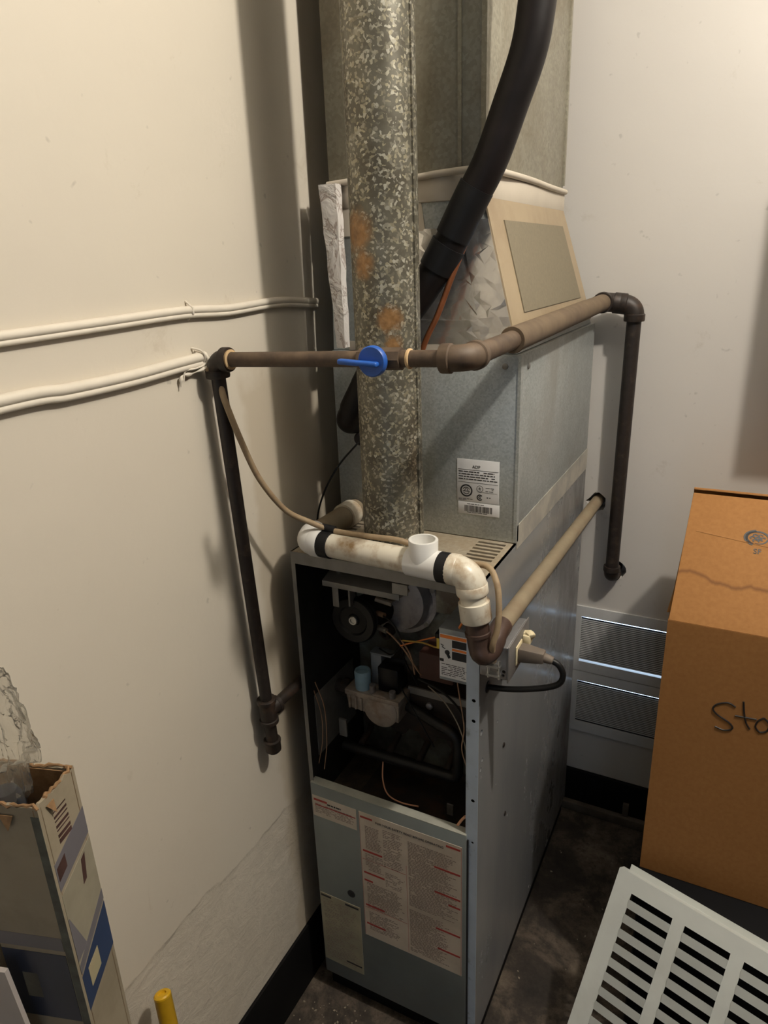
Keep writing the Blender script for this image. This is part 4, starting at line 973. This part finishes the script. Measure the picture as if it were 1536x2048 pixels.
m = MB(); m.tube(catmull([(0.4005, 0.078, 0.900), (0.409, 0.078, 0.902), (0.414, 0.074, 0.899)], 4), [0.008]*4 + [0.009]*5, 10); m.box((0.4005, 0.066, 0.885), (0.413, 0.088, 0.905)); m.build('outlet_knob', M_['ivory'], J, bevel=0.003)
PC = thing('power_cord', 'black power cord plugged into the outlet and looping back into the furnace', 'power cord', (0.403, 0.046, 0.885))
pl = MB(); pl.hexa([(0.4032, 0.034, 0.872), (0.444, 0.038, 0.876), (0.444, 0.056, 0.876), (0.4032, 0.060, 0.872), (0.4032, 0.034, 0.898), (0.444, 0.038, 0.895), (0.444, 0.056, 0.895), (0.4032, 0.060, 0.898)])
pl.tube([(0.440, 0.047, 0.885), (0.458, 0.047, 0.882)], [0.0085, 0.0065], 14)
pl.build('plug', M_['plug'], PC, bevel=0.003)
MB().tube(catmull([(0.452, 0.047, 0.883), (0.466, 0.047, 0.877), (0.474, 0.047, 0.862), (0.470, 0.046, 0.845), (0.452, 0.045, 0.833), (0.42, 0.043, 0.822), (0.385, 0.042, 0.813), (W+0.001, 0.041, 0.809)], 8), 0.0050, 14).build('cord', M_['w_black'], PC)

# ------------------------------------------------------------------ cardboard storage box on a black crate
bx_l, bx_r, bfy, bby, bz0, bz1 = 0.606, 1.06, 0.24, 0.70, 0.3405, 0.891
CR = thing('plastic_crate', 'black plastic crate on the floor underneath the cardboard box', 'crate', (0.83, 0.43, FZ))
cz1 = 0.339
MB().box((0.612, 0.168, FZ+0.001), (1.05, 0.69, cz1-0.024)).build('tub', M_['crate'], CR, bevel=0.01)
MB().box((0.603, 0.159, cz1-0.023), (1.058, 0.699, cz1)).build('lid', M_['crate'], CR, bevel=0.005)
B = thing('cardboard_box', 'brown cardboard storage box with water-marked flap and black marker writing', 'box', (0.83, 0.47, bz0))
th = 0.005
m = MB(); m.box((bx_l, bfy, bz0), (bx_r, bfy+th, bz1)); m.box((bx_l, bby-th, bz0), (bx_r, bby, bz1)); m.box((bx_l, bfy+th, bz0), (bx_l+th, bby-th, bz1)); m.box((bx_r-th, bfy+th, bz0), (bx_r, bby-th, bz1)); m.box((bx_l+th, bfy+th, bz0), (bx_r-th, bby-th, bz0+th))
m.build('body', M_['card'], B)
fa = Vector((0, 0.762, 0.648)); fn = Vector((0, -0.648, 0.762))
def flap(name, x0, x1, base, up, nrm, length, mat, dx=0.0):
    a = Vector((x0, 0, 0)) + base; b = Vector((x1, 0, 0)) + base
    c = b + up*length + Vector((-dx, 0, 0)); d = a + up*length + Vector((dx, 0, 0))
    t_ = nrm * -th
    return MB().hexa([a + t_, b + t_, c + t_, d + t_, a, b, c, d]).build(name, mat, B, bevel=0.0012)
flap('front_flap', bx_l+0.001, bx_r-0.001, Vector((0, bfy, bz1+0.001)), fa, fn, 0.262, M_['card_flap'], 0.006)
fa2 = Vector((0, -0.79, 0.613)).normalized(); fn2 = Vector((0, 0.613, 0.79))
flap('back_flap', bx_l+0.001, bx_r-0.001, Vector((0, bby, bz1+0.001)), fa2, fn2, 0.272, M_['card'], 0.004)
# side flap folded up under the front flap at the left edge
sf = MB(); sf.hexa([(bx_l-0.005, bfy+0.03, bz1), (bx_l, bfy+0.03, bz1), (bx_l+0.004, bby-0.06, bz1), (bx_l-0.001, bby-0.06, bz1), (bx_l+0.0, bfy+0.055, bz1+0.028), (bx_l+0.005, bfy+0.055, bz1+0.024), (bx_l+0.012, bby-0.25, bz1+0.152), (bx_l+0.007, bby-0.25, bz1+0.156)])
sf.build('side_flap', M_['card'], B)
# tape seam line across the flap, stamp and handwriting
def fp(x, s, off=0.0006): return Vector((x, bfy, bz1+0.001)) + fa*s + fn*off
m = MB(); a0 = [fp(0.627, 0.180), fp(0.80, 0.158), fp(0.80, 0.161), fp(0.627, 0.183)]
m.add([p - fn*0.0008 for p in a0] + a0, [(0,3,2,1),(4,5,6,7),(0,1,5,4),(1,2,6,5),(2,3,7,6),(3,0,4,7)])
m.build('seam', M_['card'], B)
m = MB(); cxs, css = 0.727, 0.181
def fring(m, r0, r1, a0=0, a1=360, cx=None, cs=None, n=30):
    vs = []; fs = []
    for i in range(n + 1):
        a = math.radians(a0 + (a1 - a0)*i/n)
        for r in (r0, r1): vs.append(fp((cx or cxs) + r*1.35*math.cos(a), (cs or css) + r*math.sin(a)))
    for i in range(n): fs.append((2*i, 2*i+1, 2*i+3, 2*i+2))
    m.add(vs, fs)
fring(m, 0.0115, 0.0145, 0, 250); fring(m, 0.0115, 0.0165, 100, 250); fring(m, 0.0105, 0.0125, 255, 355)
fring(m, 0.001, 0.0035); 
for k in range(6): fring(m, 0.0012, 0.0032, 0, 250, cxs + 0.0085*math.cos(k*PI/3), css + 0.006*math.sin(k*PI/3), 10)
m.build('printed_emblem', M_['ink'], B, smooth=0)
text_mesh('printed_mark', 'SF', 0.014, M_['ink'], B, fp(0.722, 0.150), (1, 0, 0), fa)
hw = MB()
def stroke(pts, r=0.0016): hw.tube([Vector((x, bfy-0.0002, z)) for x, z in [(p.x, p.y) for p in catmull([Vector((a, b, 0)) for a, b in pts], 6)]], r, 6)
stroke([(0.728, 0.750), (0.716, 0.755), (0.700, 0.748), (0.694, 0.737), (0.702, 0.727), (0.722, 0.716), (0.728, 0.706), (0.716, 0.699), (0.701, 0.702)])
stroke([(0.7385, 0.764), (0.742, 0.742), (0.747, 0.724), (0.754, 0.713)])
stroke([(0.729, 0.733), (0.746, 0.734), (0.762, 0.735)])
stroke([(0.772, 0.741), (0.764, 0.732), (0.762, 0.720), (0.770, 0.712), (0.780, 0.718), (0.781, 0.732), (0.772, 0.741)])
hw.build('handwriting', M_['marker'], B)

# ------------------------------------------------------------------ louvred furnace door leaning against the crate
O_ = Vector((0.576, 0.180, 0.381)); e1 = Vector((0.9552, -0.2958, 0)); e2 = Vector((-0.1629, -0.5246, -0.8356)); e3 = e1.cross(e2).normalized()
if e3.y > 0: e3 = -e3      # towards the room
LP = thing('furnace_door', 'grey louvred furnace door panel leaning against the black crate', 'door panel', O_ + e2*0.512 + e1*0.175)
def pp(s, t, d): return O_ + e1*s + e2*t + e3*d
def pbox(m, s0, s1, t0, t1, d0, d1):
    m.hexa([pp(s0, t0, d0), pp(s1, t0, d0), pp(s1, t1, d0), pp(s0, t1, d0), pp(s0, t0, d1), pp(s1, t0, d1), pp(s1, t1, d1), pp(s0, t1, d1)])
PWd, PHt = 0.344, 0.508
cols = [(0.033, 0.111), (0.133, 0.211), (0.233, 0.311)]
ts = [0.031 + 0.0273*i for i in range(16)]; sh = 0.0135
m = MB()
pbox(m, 0.0, 0.033, 0.0, PHt, -0.0015, 0); pbox(m, 0.311, PWd, 0.0, PHt, -0.0015, 0)
pbox(m, 0.033, 0.311, 0.0, ts[0], -0.0015, 0); pbox(m, 0.033, 0.311, ts[-1] + sh, PHt, -0.0015, 0)
pbox(m, 0.111, 0.133, ts[0], ts[-1] + sh, -0.0015, 0); pbox(m, 0.211, 0.233, ts[0], ts[-1] + sh, -0.0015, 0)
m.build('face_frame', M_['panel'], LP)
m = MB(); pbox(m, 0.0, PWd, -0.0012, 0.0, -0.020, 0.0); pbox(m, 0.012, PWd-0.008, -0.0125, -0.0012, -0.020, -0.0185); pbox(m, 0.0, PWd, PHt, PHt+0.0012, -0.02, 0); pbox(m, -0.0012, 0.0, 0.0, PHt, -0.02, 0); pbox(m, PWd, PWd+0.0012, 0.0, PHt, -0.02, 0)
m.build('edge_return', M_['panel'], LP)
first = None
for s0, s1 in cols:
    for i in range(len(ts) - 1):
        ta, tb = ts[i] + sh, ts[i+1]
        if first is None:
            m = MB(); m.hexa([pp(s0, ta, -0.0015), pp(s1, ta, -0.0015), pp(s1, tb, -0.0015), pp(s0, tb, -0.0015), pp(s0, ta-0.003, 0.004) , pp(s1, ta-0.003, 0.004), pp(s1, tb, 0.0), pp(s0, tb, 0.0)])
            first = m.build('slat', M_['panel'], LP, smooth=0); base = (s0, ta)
        else:
            c = first.copy(); COL.objects.link(c); c.parent = LP
            c.location = Vector(first.location) + e1*(s0 - base[0]) + e2*(ta - base[1])

# ------------------------------------------------------------------ tall printed carton, bag, pole, white board at the left
cn = Vector((0.071, -0.579, 0)); dn = Vector((-0.30, 0.954, 0)).normalized(); dl = Vector((-0.954, -0.30, 0)).normalized()
CW, CDp, CH = 0.094, 0.066, 0.962
K = thing('tall_carton', 'tall narrow white and blue printed carton with torn open top', 'carton', cn + dn*CDp/2 + dl*CW/2 + Vector((0, 0, FZ)))
def cpt(a, b, z): return cn + dl*a + dn*b + Vector((0, 0, z))      # a along the front to the left, b to the back
def cbox(m, a0, a1, b0, b1, z0, z1):
    m.hexa([cpt(a0, b0, z0), cpt(a1, b0, z0), cpt(a1, b1, z0), cpt(a0, b1, z0), cpt(a0, b0, z1), cpt(a1, b0, z1), cpt(a1, b1, z1), cpt(a0, b1, z1)])
rt = random.Random(21)
def torn_wall(m, p, q, inward, n, zt_):
    vs = []; fs = []
    for i in range(n + 1):
        t = i / n; b = p + (q - p)*t; z = zt_ + rt.uniform(-0.003, 0.002)
        vs += [Vector((b.x, b.y, FZ)), Vector((b.x, b.y, z)), Vector((b.x, b.y, z)) + inward*0.004, Vector((b.x, b.y, FZ)) + inward*0.004]
    for i in range(n):
        for k in range(3): fs.append((4*i+k, 4*i+k+1, 4*i+5+k, 4*i+4+k))
    m.add(vs, fs)
c00 = cpt(0, 0, 0); c10 = cpt(CW, 0, 0); c01 = cpt(0, CDp, 0); c11 = cpt(CW, CDp, 0)
m = MB(); torn_wall(m, c00, c10, dn, 16, CH); torn_wall(m, c00, c01, dl, 12, CH); torn_wall(m, c01, c11, -dn, 16, CH); torn_wall(m, c10, c11, -dl, 12, CH)
cbox(m, 0, CW, 0, CDp, FZ, FZ+0.004)
m.build('body', M_['c_white'], K)
# torn brown rim and inner faces
m = MB()
for p, q, inn in ((c00, c10, dn), (c00, c01, dl), (c01, c11, -dn), (c10, c11, -dl)):
    a = p + inn*0.0048 ; b = q + inn*0.0048
    m.hexa([Vector((a.x, a.y, 0.5)), Vector((b.x, b.y, 0.5)), Vector((b.x, b.y, 0.5)) + inn*0.0012, Vector((a.x, a.y, 0.5)) + inn*0.0012, Vector((a.x, a.y, CH-0.003)), Vector((b.x, b.y, CH-0.003)), Vector((b.x, b.y, CH-0.003)) + inn*0.0012, Vector((a.x, a.y, CH-0.003)) + inn*0.0012])
m.build('inner_lining', M_['torn'], K)
for p, q, inn in ((c00, c10, dn), (c00, c01, dl), (c01, c11, -dn), (c10, c11, -dl)):
    nn = 16; pts = [p + (q - p)*(i/nn) + inn*(0.002 + rt.uniform(-0.0015, 0.002)) + Vector((0, 0, CH + rt.uniform(-0.003, 0.002))) for i in range(nn + 1)]
    MB().tube(pts, [rt.uniform(0.0014, 0.0028) for _ in pts], 7).build('torn_edge', M_['torn'], K)
for a, b, dz, sc in ((0.030, -0.002, -0.012, 0.012), (0.045, -0.002, -0.010, 0.009)):
    pA = cpt(a, b, CH+dz); MB().add([pA, pA + dl*sc*1.4, pA + dl*sc*0.6 + Vector((0, 0, -sc*1.5)) - dn*0.003, pA + dn*0.0008, pA + dl*sc*1.4 + dn*0.0008, pA + dl*sc*0.6 + Vector((0, 0, -sc*1.5)) - dn*0.002], [(0, 1, 2), (5, 4, 3), (0, 3, 4, 1), (1, 4, 5, 2), (2, 5, 3, 0)]).build('torn_tab', M_['torn'], K)
pA = cpt(-0.002, 0.012, CH-0.008); MB().add([pA, pA + dn*0.012, pA + dn*0.008 + Vector((0, 0, -0.014)) - dl*0.004, pA + dl*0.001, pA + dn*0.012 + dl*0.001, pA + dn*0.008 + Vector((0, 0, -0.013)) - dl*0.003], [(0, 1, 2), (5, 4, 3), (0, 3, 4, 1), (1, 4, 5, 2), (2, 5, 3, 0)]).build('torn_tab', M_['torn'], K)
def fprint(name, a0, a1, z0, z1, mat, sl=0.0):
    m = MB(); m.hexa([cpt(a0, -0.0004, z0), cpt(a1, -0.0004, z0+sl), cpt(a1, 0.0, z0+sl), cpt(a0, 0.0, z0), cpt(a0, -0.0004, z1), cpt(a1, -0.0004, z1+sl), cpt(a1, 0.0, z1+sl), cpt(a0, 0.0, z1)]); return m.build(name, mat, K, smooth=0)
def sprint(name, quad, mat, off=0.0004):
    m = MB(); q = [cpt(-off, b, z) for b, z in quad]; r2 = [cpt(0, b, z) for b, z in quad]; m.hexa(q + r2); return m.build(name, mat, K, smooth=0)
fprint('corner_tape', 0.0, 0.010, FZ, CH-0.012, M_['c_tape'])
fprint('printed_band', 0.011, CW, 0.755, 0.775, M_['c_grey'])
fprint('printed_band', 0.011, CW, 0.640, 0.748, M_['c_navy'])
fprint('printed_band', 0.055, 0.075, 0.672, 0.712, M_['c_pale'])
for a in (0.048, 0.028): fprint('printed_line', a, a+0.0022, 0.50, 0.605, M_['ink'])
SB = CDp
m = MB()
for k, hgt in enumerate((0.0015, 0.003, 0.0015, 0.0035, 0.0015, 0.004, 0.0055)):
    z = 0.938 - k*0.0062
    q = [(0.020, z-hgt), (0.042, z-hgt), (0.042, z), (0.020, z)]
    m.hexa([cpt(-0.0004, b, z_) for b, z_ in q] + [cpt(0, b, z_) for b, z_ in q])
m.build('printed_barcode', M_['c_brown'], K, smooth=0)
sprint('printed_picture', [(0.004, 0.842), (SB, 0.868), (SB, 0.906), (0.004, 0.880)], M_['c_grey'])
sprint('printed_picture', [(0.006, 0.855), (0.022, 0.862), (0.022, 0.880), (0.006, 0.873)], M_['c_brown'], 0.0007)
sprint('printed_picture', [(0.004, 0.715), (SB, 0.78), (SB, 0.862), (0.004, 0.836)], M_['c_pale'])
sprint('printed_picture', [(0.040, 0.815), (0.047, 0.818), (0.052, 0.852), (0.044, 0.848)], M_['c_brown'], 0.0007)
sprint('printed_picture', [(0.004, 0.735), (0.024, 0.742), (0.006, 0.80), (0.004, 0.80)], M_['c_grey'], 0.0007)
sprint('printed_band', [(0.004, 0.715), (SB, 0.765), (SB, 0.780), (0.004, 0.728)], M_['c_grey'], 0.0008)
sprint('printed_band', [(0.004, 0.655), (SB, 0.690), (SB, 0.760), (0.004, 0.710)], M_['c_blue'])
sprint('printed_picture', [(0.016, 0.680), (0.038, 0.690), (0.038, 0.720), (0.016, 0.710)], M_['c_cream'], 0.0007)

# crumpled clear bag stuffed into the carton mouth
bm2 = bmesh.new(); bmesh.ops.create_icosphere(bm2, subdivisions=6, radius=1.0)
bc = cpt(0.060, 0.032, 1.015)
for v in bm2.verts:
    p = v.co.copy(); n_ = noise.fractal(p*1.7 + Vector((3, 1, 7)), 1.0, 2.0, 4); rdg = abs(noise.noise(p*3.1 + Vector((1, 9, 2))))
    s = 1.0 + 0.22*n_ - 0.30*rdg
    wd = 0.030 if p.z < -0.2 else 0.046
    v.co = Vector((p.x*wd*s, p.y*0.030*s, p.z*0.105*s + 0.010*noise.noise(p*2.2)))
me = bpy.data.meshes.new('plastic_bag'); bm2.to_mesh(me); bm2.free(); me.materials.append(M_['bag']); me.shade_smooth()
bag = bpy.data.objects.new('plastic_bag', me); COL.objects.link(bag)
bag.location = bc; bag.rotation_euler = (0.0, 0.0, math.atan2(dl.y, dl.x))
tag(bag, 'crumpled clear plastic bag sticking out of the torn carton', 'bag')
# dark goods inside the bag
MB_in = MB(); MB_in.lathe(Vector((bc.x, bc.y, FZ+0.006)) + dl*0.004, (0, 0, 1), [(0, 0), (0, 0.017), (0.985, 0.017), (0.995, 0.012), (0.995, 0)], 18)
o = MB_in.build('rolled_goods', M_['c_navy']); tag(o, 'dark roll standing inside the clear bag in the carton', 'roll')

PT = Vector((-0.004, -0.421, 0.44)); PB = Vector((0.150, -0.520, FZ+0.003))
pu = (PT - PB).normalized()
YP = thing('yellow_pole', 'yellow plastic pole end leaning up beside the tall carton', 'pole', PB)
MB().tube([PB, PT], 0.0130, 24).build('shaft', M_['pole'], YP)
MB().lathe(PT - pu*0.0005, pu, [(0, 0.0130), (0.003, 0.0130), (0.005, 0.011), (0.005, 0.0065), (0.002, 0.006), (0.002, 0)], 24).build('end_cap', plain('bright_yellow_plastic', (0.62, 0.36, 0.012), 0.35), YP)

# white board edge in front of the carton
w0 = cpt(0.063, -0.012, 0.0)
m = MB()
q = [(0.057, 0.655), (0.050, 0.64), (0.10, 0.64), (0.10, 0.715)]
def wpt(a, b, z): return cpt(a, b, z)
za, zb2 = 0.722, 0.655
m.hexa([wpt(0.012, -0.020, FZ+0.0005), wpt(0.13, -0.020, FZ+0.0005), wpt(0.13, -0.014, FZ+0.0005), wpt(0.012, -0.014, FZ+0.0005), wpt(0.078, -0.020, 0.735), wpt(0.13, -0.020, 0.735), wpt(0.13, -0.014, 0.735), wpt(0.078, -0.014, 0.735)])
o = m.build('white_board', M_['white_board']); tag(o, 'slanted white board edge standing in front of the tall carton', 'board')

# paint chips and grit along the floor by the furnace
rc = random.Random(5); m = MB()
for i in range(80):
    if i < 55: x, y = rc.uniform(-0.03, 0.12), rc.gauss(-0.06, 0.05)
    else: x, y = rc.uniform(0.37, 0.58), rc.uniform(0.05, 0.7)
    if -0.012 < y and x < 0.36: y = -0.02 - rc.random()*0.05
    s = rc.uniform(0.001, 0.0035); a = rc.uniform(0, PI); h = rc.uniform(0.0005, 0.002)
    ca, sa = math.cos(a)*s, math.sin(a)*s
    b4 = [(x+ca, y+sa), (x-sa*0.6, y+ca*0.6), (x-ca, y-sa), (x+sa*0.7, y-ca*0.7)]
    m.hexa([(p[0], p[1], FZ) for p in b4] + [(p[0], p[1], FZ+h) for p in b4])
o = m.build('floor_debris', M_['chip'], smooth=0); o['kind'] = 'stuff'
tag(o, 'pale paint chips and grit scattered on the floor around the furnace', 'debris')

# added out-of-view block, cabinet-shaped, casting shade on the back wall's right edge
WC = thing('shade_block', 'added unseen cabinet-shaped block shading the right edge of the back wall', 'cabinet', (1.1, BY, 1.30))
MB().box((0.778, 0.605, 1.30), (1.36, BY-0.0005, 1.76)).build('body', M_['wall_c'], WC, bevel=0.003)
for x0, x1, hx in ((0.781, 1.067, 1.045), (1.071, 1.357, 1.093)):
    d_ = MB().box((x0, 0.588, 1.303), (x1, 0.604, 1.757)).build('door', M_['wall_c'], WC, bevel=0.002)
    MB().lathe((hx, 0.588, 1.36), (0, -1, 0), [(0, 0.005), (0.01, 0.005), (0.012, 0.012), (0.02, 0.012), (0.023, 0.006), (0.023, 0)], 16).build('knob', M_['steel'], d_)
